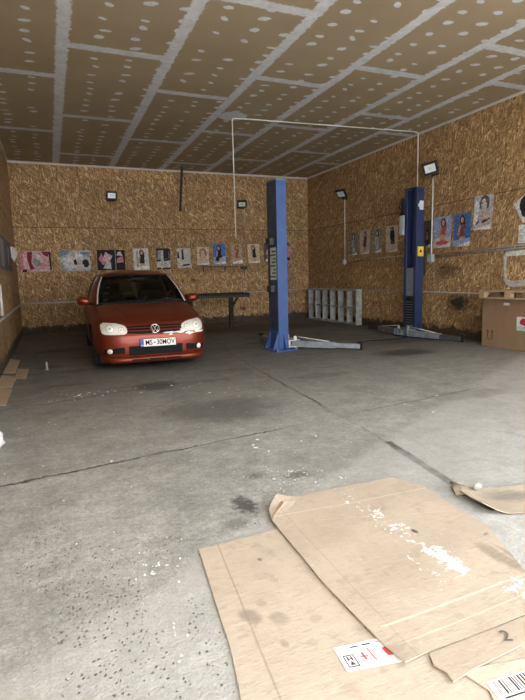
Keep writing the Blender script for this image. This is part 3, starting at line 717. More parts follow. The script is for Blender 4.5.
def lift_post(loc, rz, paint, label, flip, front_to, rear_to, height):
    """local: column opens towards +X; flip mirrors it to open towards -X. front_to/rear_to: world xy of arm tips"""
    r = empty('lift_post', loc, rz); tag(r, label, 'car lift', 'two-post car lift')
    s = -1 if flip else 1
    Mx = Matrix.Scale(s, 4, (1, 0, 0))
    W, Dp, tk = 0.10, 0.175, 0.014
    poly = [(-W, -Dp), (W, -Dp), (W, -Dp + 0.07), (W - tk, -Dp + 0.07), (W - tk, -Dp + tk), (-W + tk, -Dp + tk), (-W + tk, Dp - tk), (W - tk, Dp - tk), (W - tk, Dp - 0.07), (W, Dp - 0.07), (W, Dp), (-W, Dp)]
    o = MB().prism(poly, 0.02, height, 0, Mx).build('column', paint, r, weld=True, bevel=0.004)
    MB().box((-W - 0.006, -Dp - 0.006, height), (W + 0.006, Dp + 0.006, height + 0.025)).build('top_cap', STEEL if not flip else paint, r, bevel=0.004)
    MB().box((-0.24 * (1 if not flip else 1), -0.33, 0.0), (0.24, 0.33, 0.022)).build('base_plate', paint, r, bevel=0.003)
    for (sx, sy) in ((-1, -1), (-1, 1)):
        m = MB(); y0 = sy * (Dp - 0.03)
        m.add([(s * -W, y0 - 0.006, 0.02), (s * -0.22, y0 - 0.006, 0.02), (s * -W, y0 - 0.006, 0.34), (s * -W, y0 + 0.006, 0.02), (s * -0.22, y0 + 0.006, 0.02), (s * -W, y0 + 0.006, 0.34)], [(0, 1, 2), (5, 4, 3), (0, 3, 4, 1), (1, 4, 5, 2), (2, 5, 3, 0)])
        m.build('gusset', paint, r)
        m = MB(); y1 = sy * Dp
        m.add([(-0.006, y1, 0.02), (-0.006, y1 + sy * 0.11, 0.02), (-0.006, y1, 0.32), (0.006, y1, 0.02), (0.006, y1 + sy * 0.11, 0.02), (0.006, y1, 0.32)], [(0, 1, 2), (5, 4, 3), (0, 3, 4, 1), (1, 4, 5, 2), (2, 5, 3, 0)])
        m.build('gusset', paint, r)
    for (bx, by) in ((-0.2, -0.29), (0.2, -0.29), (-0.2, 0.29), (0.2, 0.29), (-0.2, 0.0)):
        MB().lathe([(0.022, 0.022), (0.022, 0.045), (0.0, 0.047)], 6, 0, Matrix.Translation((bx, by, 0))).build('anchor_bolt', STEEL, r)
    # carriage riding low in the column, with the arm yoke standing out of it
    m = MB(); m.box((s * -0.07 if s > 0 else -0.075, -0.125, 0.06), (0.075 if s > 0 else 0.07, 0.125, 0.78)); ca = m.build('carriage', STEEL if flip else paint, r, bevel=0.006)
    m = MB(); a, b = sorted((s * 0.09, s * 0.33))
    m.box((a, -0.20, 0.045), (b, 0.20, 0.06)); m.box((a, -0.20, 0.165), (b, 0.20, 0.18))
    for yy in (-0.20, 0.185, -0.03): m.box((a, yy, 0.06), (a + 0.03 if s > 0 else b, yy + 0.015 + (0.03 if yy == -0.03 else 0), 0.165))
    for yy in (-0.14, 0.14): m.lathe([(0.0, 0.03), (0.032, 0.03), (0.032, 0.23), (0.02, 0.245), (0.0, 0.245)], 14, 0, Matrix.Translation((s * 0.26, yy, 0)))
    m.build('arm_yoke', PALE if not flip else STEEL, ca, bevel=0.003)
    inv = (Matrix.Translation(loc) @ Matrix.Rotation(rz, 4, 'Z')).inverted()
    for sy, tip in ((-1, front_to), (1, rear_to)):
        p0 = Vector((s * 0.26, sy * 0.14, 0.102)); p1 = inv @ Vector((tip[0], tip[1], 0.0)); p1.z = 0.068
        d = (p1 - p0); L = d.length; d.normalize(); pm = p0 + d * (L * 0.62)
        m = MB(); m.bar(p0 - d * 0.05, pm, 0.10, 0.115); arm = m.build('lift_arm', STEEL, r, bevel=0.004)
        MB().bar(p0 + d * (L * 0.35), p1, 0.08, 0.085).build('arm_extension', DARKST if flip else STEEL, arm, bevel=0.003)
        m = MB(); m.lathe([(0.0, 0.01), (0.035, 0.01), (0.035, 0.13), (0.065, 0.135), (0.065, 0.155), (0.0, 0.155)], 16, 0, Matrix.Translation((p1.x, p1.y, 0)))
        m.build('lifting_pad', BLACK, arm)
        m = MB(); q = d.cross(Vector((0, 0, 1))); m.tube([p0 + d * 0.06 + Vector((0, 0, 0.13)), pm - d * 0.1 + Vector((0, 0, 0.06))], 0.010, 8); m.build('arm_rod', PALE, arm)
    return r

L = lift_post((3.84, 8.46, 0), rad(5), BLUE, 'bright blue lift post standing in the open beside the red car', False, (5.04, 7.60), (4.05, 9.85), 3.0)
MB().box((-0.1035, -0.173, 0.36), (-0.0995, 0.173, 2.99)).build('back_face', plain((0.045, 0.060, 0.095), 0.6, 0, 0.35, 6), L)['label'] = 'dark slate back face'  # thin plate over the back face, darker than the column
# lock boxes and decal on the outer face of the left post
for z0, z1 in ((1.90, 2.02), (1.06, 1.18)):
    m = MB(); m.box((-0.19, -0.07, z0), (-0.10, 0.09, z1)); m.build('lock_box', DARKST, L, bevel=0.008)
m = MB(); m.tube([(-0.16, 0.0, 1.18), (-0.16, 0.0, 1.90)], 0.008, 8); m.build('release_cable', BLACK, L)
m = MB(); m.box((-0.106, -0.13, 1.28), (-0.1005, 0.10, 1.85))
dec = m.build('decal', [plain((0.62, 0.62, 0.58), 0.5)], L); dec['label'] = 'tall pale warning strip'
m = MB()
for k in range(8):
    z0 = 1.32 + k * 0.064; m.box((-0.109, -0.12, z0), (-0.1062, 0.07 - 0.05 * (k % 3), z0 + 0.03))
m.build('decal_print', [plain((0.10, 0.10, 0.10), 0.5)], dec)

Rp = lift_post((7.11, 8.74, 0), rad(5), NAVY, 'dark navy lift post with grey oil tank standing against the right wall', True, (7.20, 7.40), (7.2, 10.45), 3.05)
m = MB(); m.box((-0.06, -0.182, 1.68), (0.096, -0.1752, 1.88)); m.add([], []); lb = m.build('warning_label', [plain((0.75, 0.55, 0.03), 0.5)], Rp); lb['label'] = 'yellow warning label'
m = MB(); m.box((-0.03, -0.180, 2.62), (0.075, -0.1752, 2.80)); m.prism([(-0.07, 2.69), (-0.03, 2.66), (-0.03, 2.76), (-0.07, 2.73)], 0.1752, 0.180, 0, Matrix.Rotation(pi / 2, 4, 'X')); m.build('label', [plain((0.62, 0.66, 0.72), 0.5)], Rp)
m = MB(); m.prism([(-0.02, 1.76), (0.06, 1.76), (0.02, 1.84)], 0.1825, 0.183, 0, Matrix.Rotation(pi / 2, 4, 'X')); m.build('label_print', [BLACK], lb)
# inner post slider cover, rubber apron
m = MB(); m.box((-0.09, -0.135, 0.86), (-0.06, 0.135, 1.45)); m.build('slider_plate', [plain((0.16, 0.18, 0.21), 0.5)], Rp, bevel=0.004)
m = MB()
for k in range(11): m.box((-0.10, -0.13, 0.25 + k * 0.055), (-0.066, 0.13, 0.25 + k * 0.055 + 0.04))
m.build('rubber_apron', [BLACK], Rp, bevel=0.004)
# hydraulic unit on the far side of the post
m = MB(); m.box((-0.11, 0.185, 2.14), (0.05, 0.34, 2.55)); hu = m.build('oil_tank', [plain((0.42, 0.48, 0.54), 0.45)], Rp, bevel=0.03)
m = MB(); m.lathe([(0.0, 2.59), (0.065, 2.59), (0.07, 2.62), (0.07, 2.86), (0.05, 2.89), (0.0, 2.89)], 20, 0, Matrix.Translation((-0.03, 0.265, 0))); m.box((-0.09, 0.20, 2.55), (0.03, 0.33, 2.61)); m.build('pump_motor', [BLACK], hu)
m = MB(); m.tube([(-0.09, 0.27, 2.82), (-0.15, 0.27, 2.84), (-0.16, 0.27, 2.70), (-0.09, 0.27, 2.66)], 0.018, 8); m.build('motor_handle', [BLACK], hu)
m = MB(); m.box((0.102, -0.165, 1.28), (0.19, -0.05, 1.95)); m.build('cable_cover', [BLACK], Rp, bevel=0.02)

# hose between the posts
pts = [(4.10 + 2.7 * k / 14, 8.30 + 0.22 * k / 14 + 0.05 * sin(k * 0.9), 0.012) for k in range(15)]
tag(MB().tube(pts, 0.012, 8).build('floor_hose', BLACK), 'thin dark hose lying on the floor between the two lift posts', 'hose')

# ------------------------------------------------------------------ wall-mounted posters
def wallframe(wall, a, z, off=0.004):
    """matrix: local x right, y up, z out of the wall. a = coordinate along the wall of the origin"""
    if wall == 'back': X, N, o = (1, 0, 0), (0, -1, 0), (a, YB - off, z)
    elif wall == 'right': X, N, o = (0, -1, 0), (-1, 0, 0), (XR - off, a, z)
    else: X, N, o = (0, 1, 0), (1, 0, 0), (XL + off, a, z)
    return Matrix(((X[0], 0, N[0], o[0]), (X[1], 0, N[1], o[1]), (X[2], 1, N[2], o[2]), (0, 0, 0, 1)))

def poster(wall, a0, z1, a1, z0, label, art, bg, tilt=0.0, curl=0.03, name='poster'):
    w, h = abs(a1 - a0), z1 - z0
    o = empty('tmp'); bpy.data.objects.remove(o)
    M = wallframe(wall, a0, z0)
    PRN = dict(rough=0.6, var=0.45, scale=22.0, spec=0.15); mats = [plain(bg, **PRN)]; keys = {bg: 0}
    def mi(c):
        if c not in keys: keys[c] = len(mats); mats.append(plain(c, **PRN))
        return keys[c]
    def lift(u, v): return curl * max(0.0, u - 0.55) ** 2 * max(0.0, 0.6 - v) * 4
    m = MB()
    m.grid(lambda u, v: (u * w, v * h, lift(u, v)), 8, 8, 0, True)
    m.grid(lambda u, v: (u * w, v * h, (lift(u, v) - 0.0015) if wall == 'left' else min(lift(u, v) - 0.0015, -0.0048 if lift(u, v) < 1e-6 else 1)), 8, 8, 0, True)
    lay = 0.0006
    for c, pts in art:
        lay += 0.0006
        if isinstance(pts, tuple):      # ellipse cx cy rx ry rot
            cx, cy, rx, ry, ro = pts; q = []
            for k in range(14):
                x, y = rx * cos(2 * pi * k / 14), ry * sin(2 * pi * k / 14)
                q.append((cx + x * cos(ro) - y * sin(ro), cy + x * sin(ro) + y * cos(ro)))
            pts = q
        pts = [(min(1, max(0, x)), min(1, max(0, y))) for x, y in pts]
        cx, cy = sum(p[0] for p in pts) / len(pts), sum(p[1] for p in pts) / len(pts)
        vs = [(cx * w, cy * h, lift(cx, cy) + lay)] + [(x * w, y * h, lift(x, y) + lay) for x, y in pts]
        m.add(vs, [(0, 1 + k, 1 + (k + 1) % len(pts)) for k in range(len(pts))], mi(c), False)
    vs = m.v; c = Vector((w / 2, h / 2, 0)); Rt = Matrix.Translation(c) @ Matrix.Rotation(tilt, 4, 'Z') @ Matrix.Translation(-c)
    m.v = [tuple(M @ (Rt @ Vector(q))) for q in vs]
    ob = m.build(name, mats)
    tag(ob, label, 'poster', 'posters on the %s wall' % wall)
    return ob

WH = (0.72, 0.72, 0.72); SK = (0.50, 0.30, 0.20); SK2 = (0.62, 0.42, 0.31); DK = (0.03, 0.025, 0.025); GR = (0.30, 0.30, 0.32); LG = (0.52, 0.52, 0.52)
PK = (0.52, 0.22, 0.27); MA = (0.20, 0.03, 0.06); SKY = (0.10, 0.20, 0.50); SKY2 = (0.30, 0.40, 0.62); BEI = (0.52, 0.40, 0.29); RED = (0.45, 0.10, 0.10)
def caption(c=WH, lo=0.10, hi=0.26): return (c, [(0.12, 0.0), (1.0, 0.0), (1.0, hi), (0.12, lo)])
def figure(hair=DK, skin=SK, cloth=DK, lean=0.0, x=0.5, leg=True):
    """a standing clothed figure"""
    a = [(hair, (x + lean * 0.25, 0.80, 0.15, 0.15, 0.0)), (hair, (x + 0.05 + lean * 0.2, 0.68, 0.13, 0.18, 0.2))]
    if leg: a += [(skin, [(x - 0.13, 0.10), (x + 0.02, 0.10), (x + 0.03, 0.48), (x - 0.13, 0.48)]), (skin, [(x + 0.04, 0.14), (x + 0.17, 0.12), (x + 0.13, 0.48), (x, 0.48)])]
    a += [(cloth, [(x - 0.17, 0.30), (x + 0.17, 0.30), (x + 0.14 + lean * .2, 0.68), (x - 0.13 + lean * .2, 0.68)]), (skin, [(x - 0.25, 0.36), (x - 0.17, 0.34), (x - 0.08 + lean * .2, 0.64), (x - 0.16 + lean * .2, 0.67)]), (skin, (x + lean * 0.3, 0.80, 0.085, 0.095, 0.0))]
    return a
def portrait(hair=DK, skin=SK2, x=0.5, y=0.6, r=0.28, cloth=GR):
    return [(hair, (x, y, r * 1.3, r * 1.25, 0.3)), (cloth, [(x - 0.35, 0.02), (x + 0.38, 0.02), (x + 0.28, y - r * 0.7), (x - 0.25, y - r * 0.7)]), (skin, (x - 0.02, y - 0.03, r * 0.72, r * 0.95, 0.3)), (DK, (x - 0.12, y + 0.03, 0.05, 0.02, 0.2)), (DK, (x + 0.08, y + 0.05, 0.05, 0.02, 0.2))]

pk_art = [(PK, [(0, 0.05), (0.32, 0), (0.28, 0.7), (0.1, 1), (0, 1)]), ((0.68, 0.44, 0.46), [(0.12, 0.15), (0.30, 0.1), (0.22, 0.85), (0.1, 0.9)]), (MA, [(0.26, 0.95), (0.42, 0.95), (0.36, 0.4), (0.45, 0.15), (0.32, 0.1), (0.24, 0.6)]), ((0.60, 0.35, 0.38), [(0.5, 0.12), (0.95, 0.1), (0.92, 0.75), (0.7, 0.9), (0.55, 0.6)]), (GR, [(0.38, 0.5), (0.52, 0.7), (0.72, 0.35), (0.55, 0.25)]), ((0.62, 0.52, 0.55), [(0.45, 0.95), (0.66, 0.8), (0.72, 0.5), (0.55, 0.6)]), (MA, [(0.72, 0.98), (0.98, 0.95), (0.9, 0.7), (0.78, 0.8)]), (DK, [(0.94, 0.9), (1, 0.95), (1, 0.1), (0.95, 0.05)]), (DK, [(0.05, 0.0), (0.2, 0.0), (0.18, 0.14), (0.08, 0.1)]), ((0.62, 0.5, 0.5), [(0.4, 0.02), (0.9, 0.03), (0.9, 0.12), (0.4, 0.1)])]
gy_art = [((0.20, 0.26, 0.36), [(0, 0.7), (0.3, 0.85), (0.35, 1), (0, 1)]), (GR, [(0.65, 0.75), (1, 0.65), (1, 0.9), (0.7, 0.95)]), ((0.62, 0.62, 0.65), [(0.08, 0.2), (0.45, 0.1), (0.55, 0.6), (0.3, 0.8), (0.1, 0.6)]), (SK2, [(0.36, 0.72), (0.5, 0.66), (0.52, 0.82), (0.4, 0.86)]), (DK, (0.84, 0.36, 0.11, 0.2, 0)), ((0.6, 0.52, 0.45), [(0.45, 0.1), (0.75, 0.0), (0.78, 0.3), (0.5, 0.34)]), (DK, [(0.46, 0.32), (0.56, 0.3), (0.52, 0.6), (0.44, 0.5)]), (GR, [(0.0, 0.0), (0.2, 0.02), (0.05, 0.4), (0, 0.4)]), (SKY, [(0.68, 0.9), (0.9, 0.88), (0.9, 0.82), (0.7, 0.82)]), ((0.7, 0.7, 0.72), [(0.5, 0.6), (0.7, 0.55), (0.8, 0.75), (0.55, 0.9)])]
bk_art = [(PK, [(0.05, 0.55), (0.2, 0.25), (0.3, 0.3), (0.16, 0.85)]), ((0.58, 0.42, 0.46), [(0.18, 0.5), (0.4, 0.3), (0.55, 0.7), (0.3, 0.9)]), (LG, [(0.2, 0.08), (0.5, 0.05), (0.48, 0.4), (0.3, 0.35)]), (PK, [(0.68, 0.35), (0.95, 0.4), (0.92, 0.7), (0.72, 0.6)]), (LG, [(0.70, 0.72), (0.92, 0.72), (0.85, 0.92), (0.75, 0.9)]), (GR, [(0.64, 0.0), (0.67, 0.0), (0.67, 1.0), (0.64, 1.0)])]
poster('back', -0.66, 2.14, 0.08, 1.61, 'wide pink and maroon poster nearest the left end of the back wall', pk_art, (0.56, 0.34, 0.38), 0.01)
poster('back', 0.30, 2.15, 1.05, 1.61, 'wide pale grey and white poster between the pink one and the black one', gy_art, (0.45, 0.46, 0.50), 0.02)
poster('back', 1.23, 2.16, 1.96, 1.62, 'wide black poster with pink and grey shapes above the left of the car roof', bk_art, (0.02, 0.02, 0.022), -0.01)
poster('back', 2.19, 2.20, 2.61, 1.61, 'upright white poster of a dark haired person in black above the car roof', figure(DK, SK, DK, 0, 0.55) + [(GR, [(0.2, 0.1), (0.32, 0.1), (0.3, 0.9), (0.2, 0.9)]), caption()], (0.58, 0.58, 0.57), 0.03)
poster('back', 2.83, 2.20, 3.21, 1.62, 'upright poster of a dark interior with pale lower strip, right of car roof', [(GR, [(0.05, 0.45), (0.95, 0.5), (0.9, 0.95), (0.1, 0.9)]), (LG, [(0.3, 0.4), (0.5, 0.4), (0.5, 0.9), (0.35, 0.9)]), (DK, [(0.5, 0.5), (0.9, 0.5), (0.9, 0.98), (0.5, 0.98)]), (LG, [(0, 0.08), (1, 0.08), (1, 0.42), (0, 0.36)]), (SK, [(0.3, 0.02), (0.42, 0.0), (0.45, 0.4), (0.33, 0.4)]), (DK, [(0.55, 0.05), (0.95, 0.1), (0.6, 0.32)])], DK, 0.0)
poster('back', 3.41, 2.20, 3.81, 1.65, 'pale grey poster with one black upright figure right of the car roof', [(DK, [(0.33, 0.4), (0.5, 0.4), (0.48, 0.95), (0.36, 0.95)]), (DK, [(0.02, 0.5), (0.18, 0.5), (0.14, 0.85), (0.04, 0.8)]), (LG, [(0.55, 0.75), (0.85, 0.75), (0.8, 0.9), (0.6, 0.95)]), (SK2, [(0.3, 0.3), (0.5, 0.3), (0.46, 0.42), (0.32, 0.42)]), (DK, [(0.4, 0.08), (0.95, 0.14), (0.9, 0.2), (0.42, 0.18)])], (0.50, 0.49, 0.46), 0.02)
poster('back', 4.00, 2.24, 4.36, 1.73, 'flesh and cream coloured faded poster left of the bright blue one', portrait((0.30, 0.16, 0.09), SK2, 0.5, 0.62, 0.24, (0.52, 0.40, 0.33)) + [caption(WH, 0.05, 0.12)], (0.58, 0.46, 0.36), -0.02)
poster('back', 4.49, 2.32, 4.87, 1.74, 'bright blue poster of a dark haired person crouching on the back wall', [(SKY2, [(0, 0), (1, 0), (1, 0.4), (0, 0.35)])] + figure(DK, SK, DK, -0.2, 0.5, False) + [(DK, (0.45, 0.3, 0.3, 0.14, 0.3)), (SK, (0.62, 0.26, 0.16, 0.07, 0.4)), caption(WH, 0.02, 0.14)], (0.08, 0.18, 0.50), 0.0)
poster('back', 5.05, 2.32, 5.40, 1.75, 'brown toned poster of a person in red brown just right of the bright blue one', figure((0.10, 0.05, 0.03), SK, (0.28, 0.12, 0.08), 0.1, 0.48) + [caption(WH, 0.08, 0.2)], (0.42, 0.31, 0.22), 0.0)
poster('back', 5.58, 2.32, 5.96, 1.76, 'beige poster of a leaning person in black left of the bright blue lift post', figure(DK, SK, DK, -0.35, 0.55) + [caption(WH, 0.04, 0.16)], (0.60, 0.45, 0.32), 0.03)
poster('back', 6.11, 2.35, 6.52, 1.81, 'dark poster with pink figure, half hidden by the blue lift post', figure(DK, SK2, PK, 0.1, 0.4) + [caption()], (0.09, 0.08, 0.10), 0.0)
poster('back', 6.62, 2.36, 6.98, 1.83, 'pink and black poster showing just right of the blue lift post', [(PK, [(0.4, 0.2), (1, 0.15), (1, 0.8), (0.5, 0.9)]), (DK, [(0.6, 0.0), (1, 0.0), (1, 0.3), (0.7, 0.3)])], (0.13, 0.05, 0.07), 0.0)

poster('right', 12.02, 2.46, 11.64, 1.86, 'dark grey portrait poster nearest the back corner on the right wall', figure(DK, LG, GR, 0.0, 0.5) + [caption(WH, 0.0, 0.12)], (0.22, 0.20, 0.20), 0.0)
poster('right', 11.53, 2.47, 11.08, 1.86, 'pale poster of a person in dark brown, second from the back corner', figure((0.05, 0.03, 0.02), SK, (0.12, 0.06, 0.05), 0.1, 0.5) + [caption(WH, 0.0, 0.16)], (0.52, 0.47, 0.42), 0.0)
poster('right', 10.97, 2.46, 10.56, 1.87, 'grey poster of a person in light clothes, third from the back corner', figure(DK, LG, (0.42, 0.40, 0.40), 0.0, 0.5) + [caption(WH, 0.0, 0.16)], (0.28, 0.26, 0.25), 0.0)
poster('right', 10.41, 2.47, 9.94, 1.85, 'cream poster of a bending dark haired person beside the grey oil tank', figure(DK, (0.55, 0.42, 0.34), (0.10, 0.06, 0.06), -0.3, 0.6) + [(DK, (0.55, 0.62, 0.2, 0.22, 0.5)), caption(WH, 0.0, 0.14)], (0.58, 0.53, 0.47), 0.0)
poster('right', 9.10, 2.45, 8.82, 1.87, 'dark olive poster half hidden behind the right edge of the navy lift post', portrait(DK, (0.22, 0.14, 0.09), 0.6, 0.45, 0.2, DK) + [caption(WH, 0.0, 0.14)], (0.08, 0.075, 0.06), 0.0)
poster('right', 8.74, 2.48, 8.22, 1.85, 'pale blue sky poster of a person in red just right of the navy lift post', [((0.52, 0.50, 0.52), [(0, 0), (1, 0), (1, 0.35), (0, 0.3)])] + figure((0.10, 0.04, 0.03), SK, RED, 0.0, 0.55, False) + [(SK, [(0.40, 0.2), (0.72, 0.2), (0.68, 0.42), (0.42, 0.42)]), (RED, (0.5, 0.16, 0.38, 0.07, 0.0)), caption(WH, 0.0, 0.12)], (0.30, 0.38, 0.58), 0.0)
poster('right', 8.15, 2.48, 7.70, 1.84, 'deep blue poster of a standing person left of the large crooked grey poster', [(SKY2, [(0, 0.02), (1, 0.02), (1, 0.25), (0, 0.2)])] + figure((0.04, 0.02, 0.02), SK, (0.18, 0.07, 0.06), 0.0, 0.5) + [caption(WH, 0.0, 0.14)], (0.07, 0.15, 0.38), 0.0)
poster('right', 7.64, 2.75, 7.18, 2.12, 'large pale grey poster of a person with folded arms, hung highest of the row', portrait((0.10, 0.09, 0.10), (0.58, 0.52, 0.50), 0.55, 0.75, 0.2, (0.42, 0.38, 0.40)) + [(WH, [(0.02, 0.1), (0.22, 0.2), (0.3, 0.75), (0.1, 0.95)]), (SK2, [(0.5, 0.3), (0.9, 0.28), (0.9, 0.4), (0.55, 0.45)]), (DK, [(0.5, 0.18), (0.9, 0.3), (0.85, 0.34), (0.5, 0.26)]), (DK, (0.22, 0.2, 0.1, 0.03, 0.5)), caption(WH, 0.03, 0.16)], (0.48, 0.47, 0.50), -0.04)
poster('right', 6.66, 2.64, 6.20, 2.24, 'black and white portrait poster hung tilted above the white sheet of paper', [(DK, (0.55, 0.55, 0.42, 0.42, 0.3)), (WH, (0.60, 0.50, 0.22, 0.28, 0.4)), (DK, (0.55, 0.62, 0.26, 0.16, 0.5)), (DK, (0.25, 0.3, 0.14, 0.2, 0.3))], (0.62, 0.62, 0.62), 0.55)
ob = poster('right', 6.60, 2.12, 6.32, 1.81, 'plain white sheet of paper pinned below the tilted black and white portrait', [(LG, [(0.1, 0.7), (0.6, 0.7), (0.6, 0.74), (0.1, 0.74)]), (LG, [(0.1, 0.55), (0.8, 0.55), (0.8, 0.58), (0.1, 0.58)]), (LG, [(0.1, 0.4), (0.7, 0.4), (0.7, 0.43), (0.1, 0.43)])], (0.70, 0.70, 0.68), 0.0, name='paper_notice')
# poster on the left wall, its far corner peeled
ob = poster('left', 9.6, 2.20, 12.7, 1.58, 'long dark grey poster on the left wall with a peeling white corner', [(GR, [(0.1, 0.1), (0.3, 0.1), (0.35, 0.9), (0.1, 0.9)]), ((0.12, 0.12, 0.13), [(0.4, 0.0), (0.9, 0.05), (0.85, 0.9), (0.5, 0.95)]), (GR, [(0.6, 0.2), (0.7, 0.2), (0.75, 0.8), (0.65, 0.8)])], (0.14, 0.14, 0.15), 0.0, 0.0)
m = MB(); Mf = wallframe('left', 12.55, 1.78, 0.008); m.add([(0, 0.36, 0), (0.10, 0.33, 0.10), (0.16, 0.18, 0.13), (0.05, 0.0, 0.05), (0.0, 0.12, 0.0)], [(0, 1, 2, 3, 4)], 0, True, Mf)
pc = m.build('peeled_corner', plain((0.62, 0.60, 0.55), 0.6), ob, solid=0.002); pc['label'] = 'white back of the peeled corner'

# ------------------------------------------------------------------ conduits, boxes and floodlights
PVC = plain((0.56, 0.56, 0.53), 0.45, 0, 0.08); PVCG = plain((0.40, 0.40, 0.38), 0.5, 0, 0.12)
def conduit(pts, r, label, mat=PVC, clips=()):
    o = MB().tube(pts, r, 10).build('conduit', mat)
    tag(o, label, 'conduit')
    for c, ax in clips:
        c = Vector(c); h = r + 0.0015
        m = MB(); d = {'x': (0.012, h, h), 'y': (h, 0.012, h), 'z': (h, h, 0.012)}[ax]
        m.box(tuple(c[i] - d[i] for i in range(3)), tuple(c[i] + d[i] for i in range(3))); m.build('clip', PVCG, o, bevel=0.002)
    return o
conduit([(3.42, 9.48, 2.10), (3.42, 9.48, ZC - 0.06), (3.44, 9.476, ZC - 0.03), (3.48, 9.475, ZC - 0.022), (7.44, 9.17, ZC - 0.022), (7.50, 9.165, ZC - 0.03), (7.52, 9.163, ZC - 0.07), (7.52, 9.163, 2.9)], 0.011, 'white conduit running under the ceiling with a length hanging free at its left end', PVC, [((4.5, 9.397, ZC - 0.02), 'x'), ((5.8, 9.30, ZC - 0.02), 'x'), ((6.8, 9.22, ZC - 0.02), 'x')])
conduit([(XL + 0.02, YB - 0.02, 0.80), (1.9, YB - 0.02, 0.80)], 0.022, 'pale pipe running low along the back wall into the left corner', PVC, [((-0.2, YB - 0.02, 0.8), 'x'), ((0.5, YB - 0.02, 0.8), 'x')])
conduit([(2.6, YB - 0.0135, 0.86), (5.0, YB - 0.0135, 0.87), (XR - 0.05, YB - 0.0135, 0.93)], 0.014, 'thin pipe along the back wall behind the workbench and the blue post', PVCG)
conduit([(XR - 0.016, YB - 0.05, 0.93), (XR - 0.016, 3.2, 0.91)], 0.014, 'thin pipe running low along the whole right wall behind the box', PVCG, [((XR - 0.016, 11.0, 0.93), 'y'), ((XR - 0.016, 8.3, 0.92), 'y')])
conduit([(XL + 0.0275, YB - 0.06, 0.80), (XL + 0.0275, 3.0, 0.80)], 0.024, 'pale pipe running low along the left wall', PVC, [((XL + 0.0275, 12.5, 0.8), 'y'), ((XL + 0.0275, 10.5, 0.8), 'y')])
conduit([(XL + 0.02, 8.9, 0.83), (XL + 0.02, 8.9, 1.32)], 0.022, 'short white upright pipe on the left wall above the low pipe', PVC)
conduit([(1.70, YB - 0.015, 3.42), (1.70, YB - 0.015, 2.2)], 0.010, 'faint thin conduit below the floodlight over the black poster', plain((0.36, 0.32, 0.26), 0.6))
conduit([(5.50, YB - 0.015, 3.33), (5.50, YB - 0.015, 0.95)], 0.010, 'thin conduit dropping below the floodlight left of the blue post', plain((0.42, 0.38, 0.32), 0.6))
conduit([(XR - 0.016, 12.26, 3.36), (XR - 0.016, 12.26, 1.74)], 0.014, 'white conduit from the far floodlight on the right wall down to a small box', PVC)
conduit([(XR - 0.018, 8.78, 3.30), (XR - 0.018, 8.78, 1.72)], 0.015, 'white conduit from the near floodlight on the right wall down to its junction box', PVC, [((XR - 0.018, 8.78, 2.7), 'z')])
for dz, nm in ((0.0, 'lower'), (0.05, 'upper')):
    conduit([(XR - 0.018, 8.66, 1.66 + dz), (XR - 0.018, 6.6, 1.725 + dz), (XR - 0.018, 4.0, 1.80 + dz)], 0.014, '%s of the paired pale conduits running right from the junction box' % nm, PVCG, [((XR - 0.018, 7.9, 1.684 + dz), 'y'), ((XR - 0.018, 7.0, 1.713 + dz), 'y')])
conduit([(XR - 0.0085, 12.15, 1.68), (XR - 0.0085, 9.6, 1.75)], 0.009, 'very thin grey conduit under the four small posters on the right wall', PVCG, [((XR - 0.014, 11.6, 1.70), 'y'), ((XR - 0.014, 10.6, 1.72), 'y')])
for (yy, zz, s_, lab) in ((8.78, 1.65, 0.085, 'grey square junction box on the right wall beside the navy post'), (12.26, 1.69, 0.055, 'small pale junction box below the far floodlight on the right wall')):
    r = empty('junction_box', (XR, yy, zz)); tag(r, lab, 'junction box', 'junction boxes on the right wall')
    MB().box((-0.06, -s_, -s_), (0.001, s_, s_)).build('housing', plain((0.38, 0.39, 0.39), 0.5), r, bevel=0.006)
    MB().box((-0.068, -s_ * .85, -s_ * .85), (-0.06, s_ * .85, s_ * .85)).build('cover', plain((0.46, 0.47, 0.47), 0.5), r, bevel=0.003)
    for a in (-1, 1):
        MB().lathe([(0.018, 0), (0.018, 0.03), (0.01, 0.035)], 10, 0, Matrix.Translation((-0.03, 0, s_ * a)) @ Matrix.Rotation(0 if a > 0 else pi, 4, 'X')).build('gland', PVCG, r)

